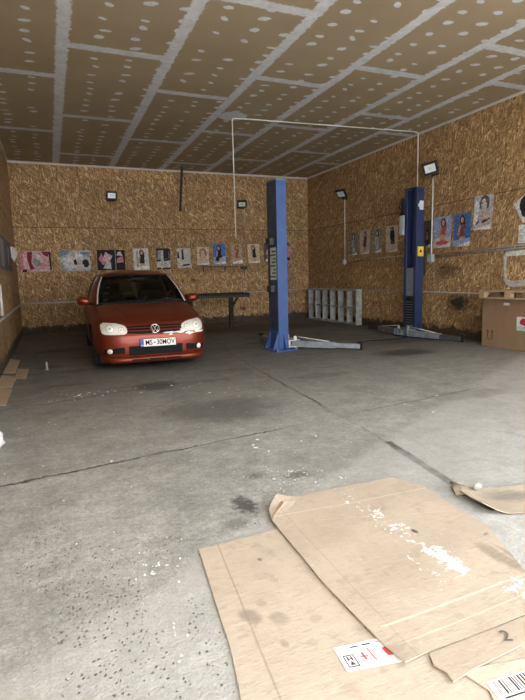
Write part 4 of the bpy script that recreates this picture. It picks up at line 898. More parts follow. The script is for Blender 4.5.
LEDF = T('led_face'); lp_ = LEDF.objpos(); LEDF.color(LEDF.ramp(LEDF.noise(LEDF.vec(*lp_), 30, 2), [(0.4, (0.62, 0.66, 0.72)), (0.6, (0.75, 0.78, 0.82))])); LEDF.set(Roughness=0.2)
def floodlight(wall, a, z, w, h, label, tiltx=0.0, turn=0.0, roll=0.0):
    M = wallframe(wall, a, z, 0.0)
    r = empty('floodlight', (0, 0, 0)); r.matrix_world = M
    tag(r, label, 'floodlight', 'LED floodlights on the walls')
    K = Matrix.Translation((0, 0, 0.13)) @ Matrix.Rotation(turn, 4, 'Y') @ Matrix.Rotation(tiltx, 4, 'X') @ Matrix.Rotation(roll, 4, 'Z')
    m = MB(); m.box((-w / 2, -h / 2, -0.03), (w / 2, h / 2, 0.025), 0, K)
    for k in range(6): m.box((-w / 2 + 0.02 + k * (w - 0.05) / 5, -h * 0.42, -0.05), (-w / 2 + 0.03 + k * (w - 0.05) / 5, h * 0.42, -0.03), 0, K)
    hs = m.build('housing', BLACK, r, bevel=0.006)
    m = MB(); m.box((-w * 0.36, -h * 0.31, 0.0255), (w * 0.36, h * 0.31, 0.029), 0, K); m.build('reflector', LEDF.m, r)
    m = MB(); m.box((-w * 0.12, -h * 0.10, 0.0295), (w * 0.12, h * 0.10, 0.032), 0, K); m.build('led_chip', plain((0.55, 0.55, 0.42), 0.4), r)
    m = MB(); m.box((-w * 0.3, -h * 0.55, 0.0), (w * 0.3, -h * 0.55 + 0.025, 0.006)); 
    for s_ in (-1, 1): m.bar((s_ * w * 0.36, -h * 0.53, 0.004), K @ Vector((s_ * (w / 2 + 0.006), 0, -0.005)), 0.022, 0.006, 0, (1, 0, 0.01))
    m.bar((-w * 0.37, -h * 0.53, 0.004), (w * 0.37, -h * 0.53, 0.004), 0.02, 0.008)
    m.build('bracket', BLACK, r)
    return r
floodlight('back', 1.70, 3.57, 0.27, 0.215, 'floodlight with pale face on the back wall above the black poster', rad(8))
floodlight('back', 5.39, 3.47, 0.27, 0.22, 'floodlight on the back wall just left of the bright blue post', rad(35), rad(-20))
floodlight('right', 12.25, 3.52, 0.30, 0.25, 'floodlight high on the right wall nearest the back corner', rad(40), rad(20))
floodlight('right', 8.74, 3.49, 0.30, 0.25, 'tilted floodlight on the right wall above the navy post', rad(18), rad(38), rad(10))

# black strip hanging from the ceiling
tag(MB().bar((3.54, 13.9, ZC - 0.005), (3.43, 13.9, 3.16), 0.05, 0.09, 0, (0, 1, 0)).build('hanging_strip', BLACK, None, bevel=0.01), 'black strip hanging crooked from the ceiling in front of the back wall', 'strip')

# white painted outline on the right wall
m = MB(); pts = []
outer = [(6.92 - 0.0, 1.68), (6.92, 1.20)] + [(6.92 - 0.16 * (1 - cos(a)), 1.20 - 0.16 * sin(a)) for a in [pi / 2 * k / 6 for k in range(1, 7)]] + [(5.6, 1.07)]
m2 = MB(); vs = []; rr = random.Random(5)
path = [(6.0, 1.655), (6.83, 1.645), (6.86, 1.60), (6.86, 1.40), (6.85, 1.25), (6.81, 1.15), (6.74, 1.11), (6.65, 1.10), (6.3, 1.13), (5.9, 1.15)]
wid = [0.05, 0.05, 0.045, 0.026, 0.032, 0.045, 0.055, 0.06, 0.06, 0.06]
m.tube([(XR - 0.006, y_, z_) for y_, z_ in path], wid, 10)
m.v = [(XR - 0.006 + (x_ - (XR - 0.006)) * 0.08, y_, z_) for x_, y_, z_ in m.v]
tt = T('white_filler'); p_ = tt.pos(); tt.color(tt.ramp(tt.noise(tt.vec(*p_), 18, 4), [(0.35, (0.34, 0.31, 0.27)), (0.6, (0.58, 0.57, 0.54))])); tt.set(Roughness=0.9)
tag(m.build('filler_outline', tt.m), 'white smeared filler outline with rounded corner on the right wall above the pallet', 'filler outline')

# ------------------------------------------------------------------ rail, workbench, rack
r = empty('wall_rail', (4.83, YB, 1.67)); tag(r, 'thin dark wall rail with hooks under the blue poster', 'rail')
MB().box((-0.72, -0.10, -0.012), (0.70, -0.002, 0.012)).build('board', plain((0.13, 0.10, 0.07), 0.7), r, bevel=0.003)
for dx in (-0.66, 0.0, 0.62):
    m = MB(); m.box((dx - 0.012, -0.02, -0.16), (dx + 0.012, -0.002, -0.012)); m.bar((dx, -0.09, -0.012), (dx, -0.012, -0.14), 0.016, 0.01, 0, (1, 0, 0)); m.build('bracket', DARKST, r)
m = MB(); m.box((0.50, -0.09, -0.10), (0.68, -0.03, -0.013)); m.build('hook_block', DARKST, r, bevel=0.004)

r = empty('workbench', (4.2, 13.0, 0)); tag(r, 'long narrow dark workbench with steel leg against the back wall', 'workbench')
bench = plain((0.030, 0.028, 0.026), 0.8, 0.0, 0.3, spec=0.2)
MB().box((-1.0, -0.25, 0.87), (0.74, 0.35, 0.93)).build('bench_top', bench, r, bevel=0.005)
MB().box((-1.0, -0.25, 0.81), (0.74, -0.21, 0.87)).build('apron', plain((0.055, 0.054, 0.05), 0.7, 0.1, spec=0.3), r)
for dx in (-0.85, 0.27):
    for dy in ((-0.05, 0.30) if dx < 0 else (-0.05,)):
        MB().box((dx - 0.055, dy - 0.04, 0.0), (dx + 0.055, dy + 0.04, 0.87)).build('leg', bench, r, bevel=0.004)
MB().bar((0.27, -0.05, 0.50), (0.60, 0.20, 0.86), 0.05, 0.03).build('brace', bench, r)

rk = empty('divider_rack', (XR - 0.035, 12.74, 0.001)); tag(rk, 'low grey white divider rack with two rows standing against the right wall', 'rack')
tt = T('worn_grey_paint'); p_ = tt.objpos(); v_ = tt.vec(*p_)
tt.color(tt.ramp(tt.noise(v_, 6, 5, 0.7), [(0.32, (0.20, 0.21, 0.215)), (0.5, (0.36, 0.38, 0.385)), (0.68, (0.50, 0.52, 0.52))])); tt.set(Roughness=0.7)
RK = tt.m; dpt = 0.17
for z0, z1, nm in ((0.0, 0.05, 'bottom_board'), (0.90, 0.95, 'top_board'), (0.455, 0.48, 'middle_shelf')):
    MB().box((-dpt, -1.35, z0), (0, 1.35, z1)).build(nm, RK, rk, bevel=0.003)
for k in range(7):
    yk = -1.35 + 0.018 + k * (2.7 - 0.036) / 6; tk = 0.018 if k else 0.024
    MB().box((-dpt - 0.003, yk - tk, 0.05), (-0.001, yk + tk, 0.90)).build('divider', RK, rk, bevel=0.003)

# ------------------------------------------------------------------ carton and pallet at the right
tt = T('carton_brown'); p_ = tt.objpos(); v_ = tt.vec(p_[0] * 1.0, p_[1], p_[2] * 0.3)
tt.color(tt.ramp(tt.noise(v_, 7, 5, 0.6), [(0.3, (0.235, 0.150, 0.085)), (0.7, (0.29, 0.19, 0.112))])); tt.set(Roughness=0.8)
bx = empty('carton', (7.385, 5.93, 0.0)); tag(bx, 'large brown cardboard carton with red car sticker under the wooden pallet', 'carton')
X0, X1, Y0, Y1, Z1 = -0.235, 0.235, -0.95, 0.95, 0.865
MB().box((X0, Y0, 0.002), (X1, Y1, Z1)).build('box_body', tt.m, bx, bevel=0.008)
m = MB(); m.box((X0 - 0.003, Y0, Z1 - 0.0), (X0 + 0.23, Y1, Z1 + 0.006)); m.box((X0 + 0.236, Y0, Z1), (X1, Y1, Z1 + 0.006)); m.build('top_flap', tt.m, bx)
MF = Matrix(((0, 0, -1, X0), (-1, 0, 0, 0), (0, 1, 0, 0), (0, 0, 0, 1)))   # local x -> -y, y -> z, z -> -x
def fy(y): return 5.93 - y
m = MB(); m.box((fy(6.42), 0.755, 0.001), (fy(6.30), 0.80, 0.0025), 0, MF); st = m.build('white_sticker', plain((0.70, 0.70, 0.68), 0.5), bx)
m = MB(); m.box((fy(6.14), 0.345, 0.001), (fy(5.78), 0.575, 0.0025), 0, MF); st = m.build('picture_label', plain((0.68, 0.70, 0.70), 0.5), bx)
m = MB(); m.box((fy(6.14), 0.345, 0.003), (fy(5.78), 0.42, 0.0035), 1, MF)
m.add([(fy(6.10) + x, 0.43 + z, 0.0045) for x, z in ((0.02, 0.03), (0.03, 0.09), (0.08, 0.125), (0.17, 0.10), (0.27, 0.05), (0.27, 0.0), (0.15, 0.0))], [tuple(range(7))], 0, False, MF)
m.disc((fy(6.10) + 0.15, 0.445, 0.0055), 0.035, 0.035, 16, 2, MF); m.disc((fy(6.10) + 0.25, 0.435, 0.0055), 0.03, 0.03, 16, 2, MF)
m.build('label_picture', [plain((0.42, 0.03, 0.04), 0.5), plain((0.42, 0.55, 0.56), 0.5), BLACK], st)
m = MB(); ink = plain((0.12, 0.05, 0.025), 0.8)
for dy in (0.0, 0.10):
    yc = fy(6.74) + dy; m.box((yc - 0.012, 0.17, 0.001), (yc + 0.012, 0.27, 0.002), 0, MF); m.add([(yc - 0.03, 0.27, 0.002), (yc + 0.03, 0.27, 0.002), (yc, 0.325, 0.002)], [(0, 1, 2)], 0, False, MF)
m.box((fy(6.74) - 0.03, 0.145, 0.001), (fy(6.74) + 0.13, 0.157, 0.002), 0, MF)
m.build('printed_arrows', ink, bx)
wood = T('pallet_wood'); p_ = wood.objpos(); wood.color(wood.ramp(wood.noise(wood.vec(p_[0] * 8, p_[1] * 1.2, p_[2] * 8), 3, 4), [(0.3, (0.34, 0.24, 0.14)), (0.7, (0.50, 0.37, 0.23))])); wood.set(Roughness=0.8)
pl = empty('pallet', (7.27, 6.20, 0.872)); tag(pl, 'pale wooden pallet lying on top of the brown carton', 'pallet')
for xk in (-0.25, 0.02, 0.27):
    MB().box((xk - 0.05, -0.60, 0.0), (xk + 0.05, 0.60, 0.02)).build('bottom_board', wood.m, pl, bevel=0.002)
    for yk in (-0.54, 0.0, 0.54):
        MB().box((xk - 0.05, yk - 0.06, 0.02), (xk + 0.05, yk + 0.06, 0.10)).build('block', wood.m, pl, bevel=0.003)
for yk in (-0.54, 0.0, 0.54): MB().box((-0.30, yk - 0.06, 0.10), (0.32, yk + 0.06, 0.118)).build('stringer_board', wood.m, pl, bevel=0.002)
for xk in (-0.245, -0.11, 0.025, 0.16, 0.275): MB().box((xk - 0.05, -0.60, 0.118), (xk + 0.05, 0.60, 0.138)).build('top_board', wood.m, pl, bevel=0.002)

# ------------------------------------------------------------------ cardboard on the floor
def cardboard_material(name, base, seedv, paint=False, stains=(), folds=()):
    t = T(name); x, y, z = t.pos(); P = t.vec(x + seedv, y, 0.0)
    n = t.noise(P, 3.5, 5, 0.6); n2 = t.noise(P, 28, 4, 0.7)
    col = t.mix(n.step(0.4, 0.75) * 0.35, base, tuple(c * 0.72 for c in base))
    col = t.mix(n2.step(0.5, 0.85) * 0.25, col, tuple(c * 0.8 for c in base))
    sm = t.noise(P, 6.5, 4, 0.7); col = t.mix(sm.step(0.52, 0.72) * 0.5, col, (0.27, 0.235, 0.185))
    wr = t.noise(t.vec(x * 3 + seedv, y * 9), 4.0, 5, 0.7); col = t.mix(wr.step(0.54, 0.68) * 0.4, col, (0.30, 0.255, 0.195))
    wl = t.noise(t.vec(x * 8 - seedv, y * 4), 5.0, 5, 0.75); col = t.mix(wl.step(0.58, 0.70) * 0.4, col, (0.60, 0.54, 0.45))
    for (p0, p1, wd, cc, am) in folds:
        dx, dy = p1[0] - p0[0], p1[1] - p0[1]; Ln = math.hypot(dx, dy)
        d = ((x - p0[0]) * (-dy / Ln) + (y - p0[1]) * (dx / Ln) + (n - 0.5) * 0.01).abs()
        s_ = (x - p0[0]) * (dx / Ln) + (y - p0[1]) * (dy / Ln)
        col = t.mix(d.step(wd * 0.3, wd, True) * s_.gt(0.0) * s_.lt(Ln) * am, col, cc)
    for (cx, cy, rx, ry, ro, cc, am) in stains:
        c_, s_ = cos(ro), sin(ro)
        ux, uy = ((x - cx) * c_ + (y - cy) * s_) / rx, ((y - cy) * c_ - (x - cx) * s_) / ry
        d = (ux * ux + uy * uy).sqrt() + (t.noise(P, 18, 4, 0.7) - 0.5) * 0.9
        col = t.mix(d.step(0.4, 1.0, True) * am, col, cc)
    if paint:   # splash of white paint flakes
        fl = t.noise(t.vec(x + 4, y), 26, 5, 0.75); fl2 = t.noise(t.vec(x + 1, y), 6, 3, 0.6)
        def splash(cx, cy, rx, ry, ro, gain):
            nonlocal col
            c_, s_ = cos(ro), sin(ro)
            ux = ((x - cx) * c_ + (y - cy) * s_) / rx; uy = ((y - cy) * c_ - (x - cx) * s_) / ry
            z_ = (ux * ux + uy * uy).sqrt().step(0.1, 1.3, True)
            mk = (fl + z_ * gain + (fl2 - 0.5) * 0.35).step(0.715, 0.735)
            col = t.mix(mk, col, (0.80, 0.80, 0.79))
        splash(1.60, 1.69, 0.085, 0.23, 0.0, 0.27)
        splash(1.565, 2.15, 0.10, 0.50, 0.0, 0.19)
        splash(1.72, 1.40, 0.16, 0.10, 0.2, 0.22)
        splash(1.52, 2.42, 0.06, 0.12, 0.0, 0.17)
        splash(1.46, 1.72, 0.05, 0.25, 0.0, 0.16)
    t.color(col); t.set(Roughness=0.85, Specular_IOR_Level=0.2)
    t.bump(n + n2 * 0.25 + wr * 0.6, 0.55, 0.010)
    return t.m

def pip(x, y, poly):
    c = False; n = len(poly)
    for i in range(n):
        (x0, y0), (x1, y1) = poly[i], poly[i - 1]
        if (y0 > y) != (y1 > y) and x < (x1 - x0) * (y - y0) / (y1 - y0) + x0: c = not c
    return c
def sheet(name, poly, zf, mat, thick=0.005, res=0.05):
    """thin sheet with outline poly; zf(x, y) gives its height"""
    bm = bmesh.new()
    dense = []
    for i in range(len(poly)):
        a, b = Vector(poly[i]), Vector(poly[(i + 1) % len(poly)]); k = max(1, int((b - a).length / res))
        for j in range(k): dense.append(a.lerp(b, j / k))
    vs = [bm.verts.new((p.x, p.y, 0)) for p in dense]
    bm.faces.new(vs)
    xs = [p.x for p in dense]; ys = [p.y for p in dense]
    g = min(xs) + res
    while g < max(xs):
        bmesh.ops.bisect_plane(bm, geom=bm.verts[:] + bm.edges[:] + bm.faces[:], plane_co=(g, 0, 0), plane_no=(1, 0, 0)); g += res
    g = min(ys) + res
    while g < max(ys):
        bmesh.ops.bisect_plane(bm, geom=bm.verts[:] + bm.edges[:] + bm.faces[:], plane_co=(0, g, 0), plane_no=(0, 1, 0)); g += res
    bmesh.ops.recalc_face_normals(bm, faces=bm.faces)
    if sum(f.normal.z for f in bm.faces) < 0: bmesh.ops.reverse_faces(bm, faces=bm.faces)
    for v in bm.verts: v.co.z = zf(v.co.x, v.co.y)
    for f in bm.faces: f.smooth = False
    me = bpy.data.meshes.new(name); bm.to_mesh(me); bm.free(); me.materials.append(mat)
    o = bpy.data.objects.new(name, me); COL.objects.link(o)
    md = o.modifiers.new('Solid', 'SOLIDIFY'); md.thickness = thick; md.offset = 1
    return o
def wav(x, y, a=0.003): return a * (1 + sin(x * 9 + y * 4) * 0.5 + sin(y * 13 - x * 5) * 0.5)
CB = (0.455, 0.392, 0.315)
foldc = (0.27, 0.21, 0.15); foldl = (0.58, 0.52, 0.43)
# lower sheet
A = [(0.58, 2.29), (0.80, 2.30), (0.99, 2.315), (1.5, 2.33), (1.75, 1.9), (1.6, 0.95), (1.1, 0.55), (0.30, 0.55), (0.36, 0.95), (0.47, 1.41), (0.505, 1.60), (0.52, 1.76), (0.55, 2.02)]
ma = cardboard_material('cardboard_lower', CB, 0.0, False, [(0.63, 1.72, 0.05, 0.07, 0.4, (0.22, 0.19, 0.15), 0.7), (0.73, 1.66, 0.05, 0.05, 0.2, (0.25, 0.22, 0.17), 0.6), (0.69, 1.53, 0.02, 0.03, 0.2, (0.25, 0.22, 0.17), 0.6), (0.70, 1.77, 0.03, 0.03, 0.2, (0.25, 0.22, 0.17), 0.5), (0.82, 2.08, 0.015, 0.02, 0, (0.12, 0.10, 0.08), 0.7), (0.86, 1.60, 0.04, 0.03, 0.2, (0.32, 0.27, 0.2), 0.5), (0.8, 1.25, 0.05, 0.05, 0, (0.30, 0.25, 0.18), 0.4)],
                        [((0.68, 2.31), (0.50, 0.6), 0.006, foldc, 0.6)])
o = sheet('cardboard_sheet', A, lambda x, y: 0.003 + wav(x, y, 0.002), ma)
tag(o, 'flat cardboard sheet lying lowest on the floor in the front with a white shipping label', 'cardboard', 'flattened cardboard on the floor')
low = o
# shipping label stuck to the lower sheet
def flatpart(name, quad, z, mats, art, parent):
    m = MB(); q = [Vector((*p_, z)) for p_ in quad]
    m.grid(lambda u, v: tuple(q[0].lerp(q[1], u).lerp(q[3].lerp(q[2], u), v) + Vector((0, 0, wav(0, 0, 0)))), 6, 4, 0, False)
    m2 = MB()
    def P2(u, v): return q[0].lerp(q[1], u).lerp(q[3].lerp(q[2], u), v)
    for mi, pts in art:
        m2.add([tuple(P2(u, v) + Vector((0, 0, 0.0012))) for u, v in pts], [tuple(range(len(pts)))], mi)
    lb = m.build(name, mats[0], parent, solid=0.001)
    m2.build(name + '_print', mats[1:], lb)
    return lb
def rc(u0, v0, u1, v1): return [(u0, v0), (u1, v0), (u1, v1), (u0, v1)]
lab_art = [(0, rc(0.07, 0.12, 0.27, 0.16)), (0, rc(0.07, 0.56, 0.27, 0.60)), (0, rc(0.07, 0.12, 0.09, 0.60)), (0, rc(0.25, 0.12, 0.27, 0.60)), (0, [(0.12, 0.2), (0.22, 0.2), (0.17, 0.36)]), (0, rc(0.12, 0.38, 0.15, 0.54)), (0, rc(0.19, 0.38, 0.22, 0.54)), (0, rc(0.14, 0.42, 0.20, 0.46)),
           (0, rc(0.30, 0.84, 0.48, 0.89)), (0, rc(0.55, 0.84, 0.72, 0.90)), (2, rc(0.06, 0.86, 0.24, 0.89)), (2, rc(0.76, 0.86, 0.92, 0.89)),
           (1, rc(0.36, 0.42, 0.52, 0.46)), (1, rc(0.42, 0.30, 0.46, 0.60)), (1, rc(0.36, 0.28, 0.40, 0.32)), (1, rc(0.49, 0.28, 0.53, 0.32)), (2, rc(0.36, 0.16, 0.40, 0.2)), (2, rc(0.44, 0.16, 0.48, 0.2)), (1, rc(0.58, 0.22, 0.605, 0.74)), (2, rc(0.65, 0.22, 0.67, 0.74)), (1, rc(0.84, 0.30, 1.0, 0.62))]
flatpart('shipping_label', [(0.825, 1.315), (1.03, 1.275), (1.02, 1.405), (0.838, 1.43)], 0.0135, [plain((0.82, 0.82, 0.81), 0.5, 0, 0.03), plain((0.05, 0.05, 0.05), 0.6), plain((0.65, 0.08, 0.07), 0.6), plain((0.45, 0.35, 0.35), 0.6)], lab_art, low)

# third sheet bottom right, with barcode
D_ = [(1.165, 1.16), (1.45, 1.10), (2.1, 1.25), (2.0, 0.7), (1.0, 0.6), (1.135, 0.95), (1.19, 1.06)]
md_ = cardboard_material('cardboard_corner', (0.50, 0.43, 0.34), 8.0)
o = sheet('cardboard_sheet', D_, lambda x, y: 0.012 + wav(x, y, 0.002), md_)
tag(o, 'cardboard piece with a black barcode label at the very bottom right corner', 'cardboard', 'flattened cardboard on the floor')
bar = []
uu = 0.08; rr = random.Random(2)
while uu < 0.9:
    w_ = rr.choice((0.012, 0.02, 0.035)); bar.append((0, rc(uu, 0.25, uu + w_, 0.92))); uu += w_ + rr.choice((0.015, 0.025, 0.03))
bar += [(0, rc(0.1, 0.08, 0.8, 0.16))]
flatpart('barcode_label', [(1.185, 1.005), (1.40, 0.985), (1.41, 1.065), (1.205, 1.085)], 0.0225, [plain((0.80, 0.80, 0.78), 0.5, 0, 0.03), plain((0.04, 0.04, 0.04), 0.6)], bar, o)

# upper sheet, larger, with paint splashes
Bp = [(1.02, 2.385), (1.05, 2.50), (1.14, 2.60), (1.44, 2.605), (1.70, 2.60), (1.95, 2.585), (2.06, 2.43), (2.03, 2.15), (2.01, 1.86), (1.93, 1.65), (1.85, 1.49), (1.78, 1.26), (1.62, 1.27), (1.36, 1.27), (1.12, 1.27), (1.01, 1.245), (1.0, 1.5), (0.995, 1.80), (1.01, 2.1)]
mbm = cardboard_material('cardboard_upper', (0.425, 0.362, 0.288), 3.0, True, [(1.36, 1.75, 0.22, 0.30, 0.1, (0.34, 0.285, 0.22), 0.4), (1.84, 1.61, 0.055, 0.20, 0.05, (0.24, 0.205, 0.16), 0.8), (1.90, 1.58, 0.02, 0.18, 0.0, (0.20, 0.17, 0.135), 0.6), (1.64, 1.97, 0.020, 0.032, 0, (0.07, 0.06, 0.055), 0.95), (1.94, 1.79, 0.03, 0.012, 0.3, (0.15, 0.12, 0.1), 0.7), (1.25, 2.1, 0.12, 0.2, 0.3, (0.36, 0.30, 0.23), 0.3)],
                          [((1.12, 2.60), (1.08, 1.25), 0.005, foldc, 0.35), ((1.03, 2.42), (2.05, 2.36), 0.006, foldl, 0.6), ((1.05, 1.44), (1.85, 1.46), 0.007, foldl, 0.7), ((1.05, 1.34), (1.8, 1.36), 0.006, foldl, 0.5), ((1.2, 2.3), (2.0, 2.05), 0.004, foldl, 0.3)])
def zb(x, y):
    z = 0.0145 + wav(x, y, 0.003)
    z += 0.05 * max(0, 1 - math.hypot(x - 1.08, y - 2.62) / 0.16) + 0.02 * max(0, 1 - math.hypot(x - 1.01, y - 1.24) / 0.12)
    z += 0.022 * max(0, (y - 2.52) / 0.08) * max(0, sin(x * 7))**2 * 0.5
    return z
o = sheet('cardboard_sheet', Bp, zb, mbm)
tag(o, 'large cardboard sheet spattered with white paint lying on top of the others', 'cardboard', 'flattened cardboard on the floor')
up = o
fl = sheet('folded_flap', [(1.125, 1.262), (1.36, 1.262), (1.62, 1.262), (1.76, 1.255), (1.74, 1.215), (1.43, 1.155), (1.20, 1.14), (1.105, 1.125), (1.115, 1.17), (1.10, 1.21)], lambda x, y: 0.016 + 0.10 * max(0, (1.262 - y)) * 0.35 + wav(x, y, 0.002), cardboard_material('cardboard_flap', (0.40, 0.34, 0.27), 5.0))
fl.parent = up
# handwritten number 2 on the flap
vs, fs = text_mesh('2', 0.075, 0.0003)
Mt = Matrix.Translation((1.425, 1.205, 0.0315)) @ Matrix.Rotation(rad(-25), 4, 'Z') @ Matrix.Shear('XZ', 4, (0, 0))
MB().add(vs, fs, 0, False, Mt).build('handwritten_number', plain((0.10, 0.09, 0.08), 0.7), fl)
# turned-over corner
m = MB(); m.add([(1.025, 2.40, 0.024), (1.15, 2.612, 0.024), (1.145, 2.50, 0.055), (1.10, 2.44, 0.060)], [(0, 3, 2, 1)], 0, True)
m.build('turned_corner', cardboard_material('cardboard_corner_fold', (0.45, 0.37, 0.275), 6.0), up, solid=0.005)

# dark folded piece at the right
Cp = [(2.13, 2.0), (2.165, 2.20), (2.245, 2.27), (2.30, 2.25), (2.36, 2.20), (2.62, 2.14), (2.9, 2.1), (2.9, 1.75), (2.35, 1.88), (2.18, 1.94)]
mc = cardboard_material('cardboard_dirty', (0.38, 0.325, 0.255), 11.0, False, [(2.42, 2.08, 0.22, 0.10, -0.4, (0.20, 0.185, 0.165), 0.75)])
o = sheet('cardboard_sheet', Cp, lambda x, y: 0.006 + 0.05 * max(0, (2.24 - x) / 0.11) ** 1.5 * (1 if x < 2.24 else 0) + 0.012 * max(0, y - 2.1) / 0.1 + wav(x, y, 0.003), mc)
tag(o, 'dirty grey brown cardboard piece with curled edge at the right side of the picture', 'cardboard', 'flattened cardboard on the floor')
m = MB(); m.add([(2.235, 2.36, 0.03), (2.155, 2.22, 0.012), (2.28, 2.20, 0.016), (2.30, 2.24, 0.02)], [(0, 1, 2, 3)], 0, True)
m.build('torn_edge', mc, o, solid=0.006)

def rock(name, c, s, mat, label, cat, seed_=1, group=None):
    bm = bmesh.new(); bmesh.ops.create_icosphere(bm, subdivisions=2, radius=1.0); rr = random.Random(seed_)
    dirs = [Vector((rr.uniform(-1, 1), rr.uniform(-1, 1), rr.uniform(-1, 1))).normalized() for _ in range(7)]; ds = [rr.uniform(0.55, 0.9) for _ in dirs]
    for v in bm.verts:
        for d, q in zip(dirs, ds):
            e = v.co.dot(d) - q
            if e > 0: v.co -= d * e
    zmin = min(v.co.z for v in bm.verts)
    for v in bm.verts: v.co = Vector((v.co.x * s[0] + c[0], v.co.y * s[1] + c[1], (v.co.z - zmin) * s[2] + c[2]))
    me = bpy.data.meshes.new(name); bm.to_mesh(me); bm.free(); me.materials.append(mat)
    o = bpy.data.objects.new(name, me); COL.objects.link(o); tag(o, label, cat, group); return o
rock('concrete_chunk', (2.30, 2.20, 0.024), (0.032, 0.024, 0.024), plain((0.40, 0.385, 0.35), 0.9), 'small pale concrete chunk resting on the dirty cardboard piece', 'concrete chunk', 4)

# scraps of board along the left wall
sc_m = cardboard_material('scrap_card', (0.40, 0.30, 0.20), 20.0)
labs = ['flat brown board scrap by the left wall, nearest the camera of its row', 'brown board scrap by the left wall, next behind the nearest one', 'brown board scrap lying a little out from the left wall, right of its row', 'brown board scrap by the left wall, farthest from the camera']
quads = [[(-0.735, 6.10), (-0.55, 6.10), (-0.54, 7.02), (-0.735, 7.12)], [(-0.735, 7.16), (-0.55, 7.16), (-0.53, 7.82), (-0.735, 7.98)], [(-0.55, 7.80), (-0.41, 7.67), (-0.40, 8.52), (-0.57, 8.66)], [(-0.735, 8.20), (-0.58, 8.25), (-0.57, 9.55), (-0.735, 9.7)]]
for k, (q, lb) in enumerate(zip(quads, labs)):
    tilt_ = [0.10, 0.07, 0.03, 0.12][k]
    o = sheet('board_scrap', q, lambda x, y: 0.004 + k * 0.0015 + tilt_ * max(0, (-0.55 - x)) + (0.02 * (y - q[0][1])) * (1 if k in (1, ) else 0.0), sc_m, 0.008, 0.08)
    tag(o, lb, 'board scrap', 'board scraps along the left wall')

# white plastic bag at the left edge
bm = bmesh.new(); bmesh.ops.create_icosphere(bm, subdivisions=4, radius=1.0)
import mathutils
for v in bm.verts:
    nn = mathutils.noise.noise(v.co * 1.7 + Vector((3, 1, 2))) * 0.35 + mathutils.noise.noise(v.co * 4.5) * 0.14
    v.co = v.co * (1 + nn); v.co = Vector((v.co.x * 0.11 - 0.575, v.co.y * 0.19 + 4.55, max(0.0, v.co.z * 0.10 + 0.065)))
for f in bm.faces: f.smooth = True
me = bpy.data.meshes.new('plastic_bag'); bm.to_mesh(me); bm.free(); me.materials.append(plain((0.75, 0.75, 0.76), 0.4, 0, 0.05))
o = bpy.data.objects.new('plastic_bag', me); COL.objects.link(o); tag(o, 'crumpled white plastic bag on the floor by the left wall', 'bag')

# small bolt standing in the floor
m = MB(); m.lathe([(0.0, 0.0), (0.016, 0.0), (0.014, 0.13), (0.0, 0.132)], 10, 0, Matrix.Translation((-0.14, 8.36, 0))); m.lathe([(0.03, 0.0), (0.03, 0.012), (0.014, 0.013)], 12, 0, Matrix.Translation((-0.14, 8.36, 0)))
tag(m.build('floor_bolt', plain((0.27, 0.26, 0.235), 0.6, 0.2)), 'short bare bolt standing up from the floor left of the car', 'bolt')

# crumbs of plaster and paint on the floor (not countable)
rr = random.Random(11); m = MB()
def chip(x, y, s):
    a = rr.uniform(0, pi); z = rr.uniform(0.002, 0.006)
    n = rr.choice((4, 5, 6)); pts = [(s * rr.uniform(0.5, 1.2) * cos(2 * pi * k / n), s * 0.6 * rr.uniform(0.5, 1.2) * sin(2 * pi * k / n)) for k in range(n)]
    pts = [(x + p_ * cos(a) - q_ * sin(a), y + p_ * sin(a) + q_ * cos(a)) for p_, q_ in pts]
    m.prism(pts, 0.0, z)
def cluster(cx, cy, sx, sy, n, smin, smax):
    for _ in range(n): chip(cx + rr.gauss(0, sx), cy + rr.gauss(0, sy), rr.uniform(smin, smax))
cluster(0.36, 2.25, 0.035, 0.07, 14, 0.004, 0.011); cluster(0.33, 2.30, 0.12, 0.2, 14, 0.003, 0.007); cluster(0.33, 1.72, 0.03, 0.08, 7, 0.004, 0.010); cluster(0.1, 3.0, 0.25, 0.5, 12, 0.003, 0.010)
cluster(1.45, 3.0, 0.12, 0.12, 22, 0.004, 0.010); cluster(1.55, 3.7, 0.25, 0.15, 7, 0.008, 0.020); cluster(1.5, 2.75, 0.25, 0.08, 14, 0.003, 0.009)
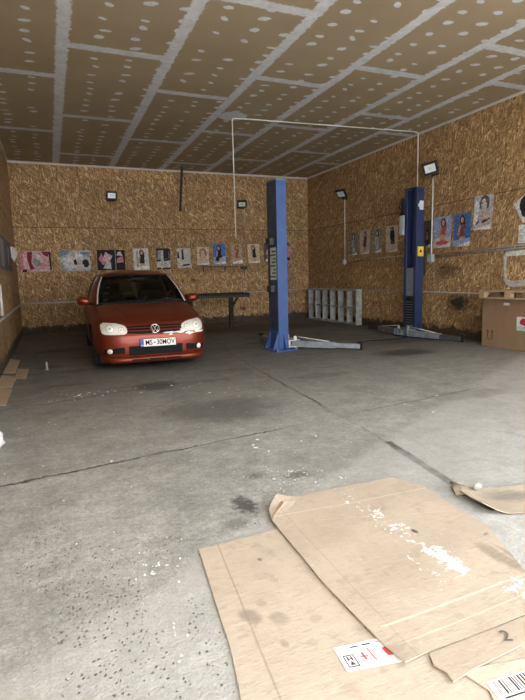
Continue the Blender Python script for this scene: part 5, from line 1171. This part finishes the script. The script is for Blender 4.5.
cluster(0.0, 5.0, 0.4, 0.8, 14, 0.005, 0.014); cluster(1.9, 5.6, 0.35, 0.7, 14, 0.006, 0.016); cluster(3.4, 4.6, 0.8, 0.8, 8, 0.007, 0.026); cluster(0.4, 6.2, 0.4, 0.15, 24, 0.007, 0.020)
m.v = [(min(max(x, XL + 0.05), XR - 0.05), y, z) for x, y, z in m.v]
o = m.build('plaster_chips', plain((0.62, 0.62, 0.60), 0.8)); tag(o, 'white plaster and paint chips scattered over the concrete floor', 'plaster chips', None, 'stuff')

# ------------------------------------------------------------------ light: overcast daylight through the open door, added sun outside
w = bpy.data.worlds.new('World'); scene.world = w; w.use_nodes = True
wn = w.node_tree; bgn = wn.nodes['Background']
bgn.inputs[0].default_value = (1.0, 1.0, 1.0, 1); bgn.inputs[1].default_value = 3.0
sl = bpy.data.lights.new('Sun', 'SUN'); sl.energy = 14.0; sl.color = (1.0, 0.97, 0.93); sl.angle = rad(1.5)
so = bpy.data.objects.new('Sun', sl); COL.objects.link(so); so.rotation_euler = Vector((0.55, -0.35, -0.9)).to_track_quat('-Z', 'Y').to_euler()   # added sun: its forecourt bounce brightens the ceiling, never shines through the door

# ------------------------------------------------------------------ camera
f_px, yaw, pitch, roll = 505.19, rad(22.4803), rad(8.2491), rad(-1.42567)
F = Vector((sin(yaw) * cos(pitch), cos(yaw) * cos(pitch), -sin(pitch))); r0 = Vector((cos(yaw), -sin(yaw), 0)); u0 = r0.cross(F)
r1 = r0 * cos(roll) + u0 * sin(roll); u1 = u0 * cos(roll) - r0 * sin(roll)
cam = bpy.data.cameras.new('Camera'); cam.sensor_fit = 'HORIZONTAL'; cam.sensor_width = 36; cam.lens = f_px / 525 * 36; cam.clip_start = 0.05; cam.clip_end = 200
co = bpy.data.objects.new('Camera', cam); COL.objects.link(co)
co.matrix_world = Matrix(((r1.x, u1.x, -F.x, 0), (r1.y, u1.y, -F.y, 0), (r1.z, u1.z, -F.z, CAM_H), (0, 0, 0, 1)))
scene.camera = co
vs_ = scene.view_settings; vs_.view_transform = 'Standard'; vs_.look = 'None'; vs_.gamma = 1.0; vs_.exposure = 1.35; vs_.use_curve_mapping = False
scene.cycles.max_bounces = 10; scene.cycles.diffuse_bounces = 6; scene.cycles.use_denoising = True
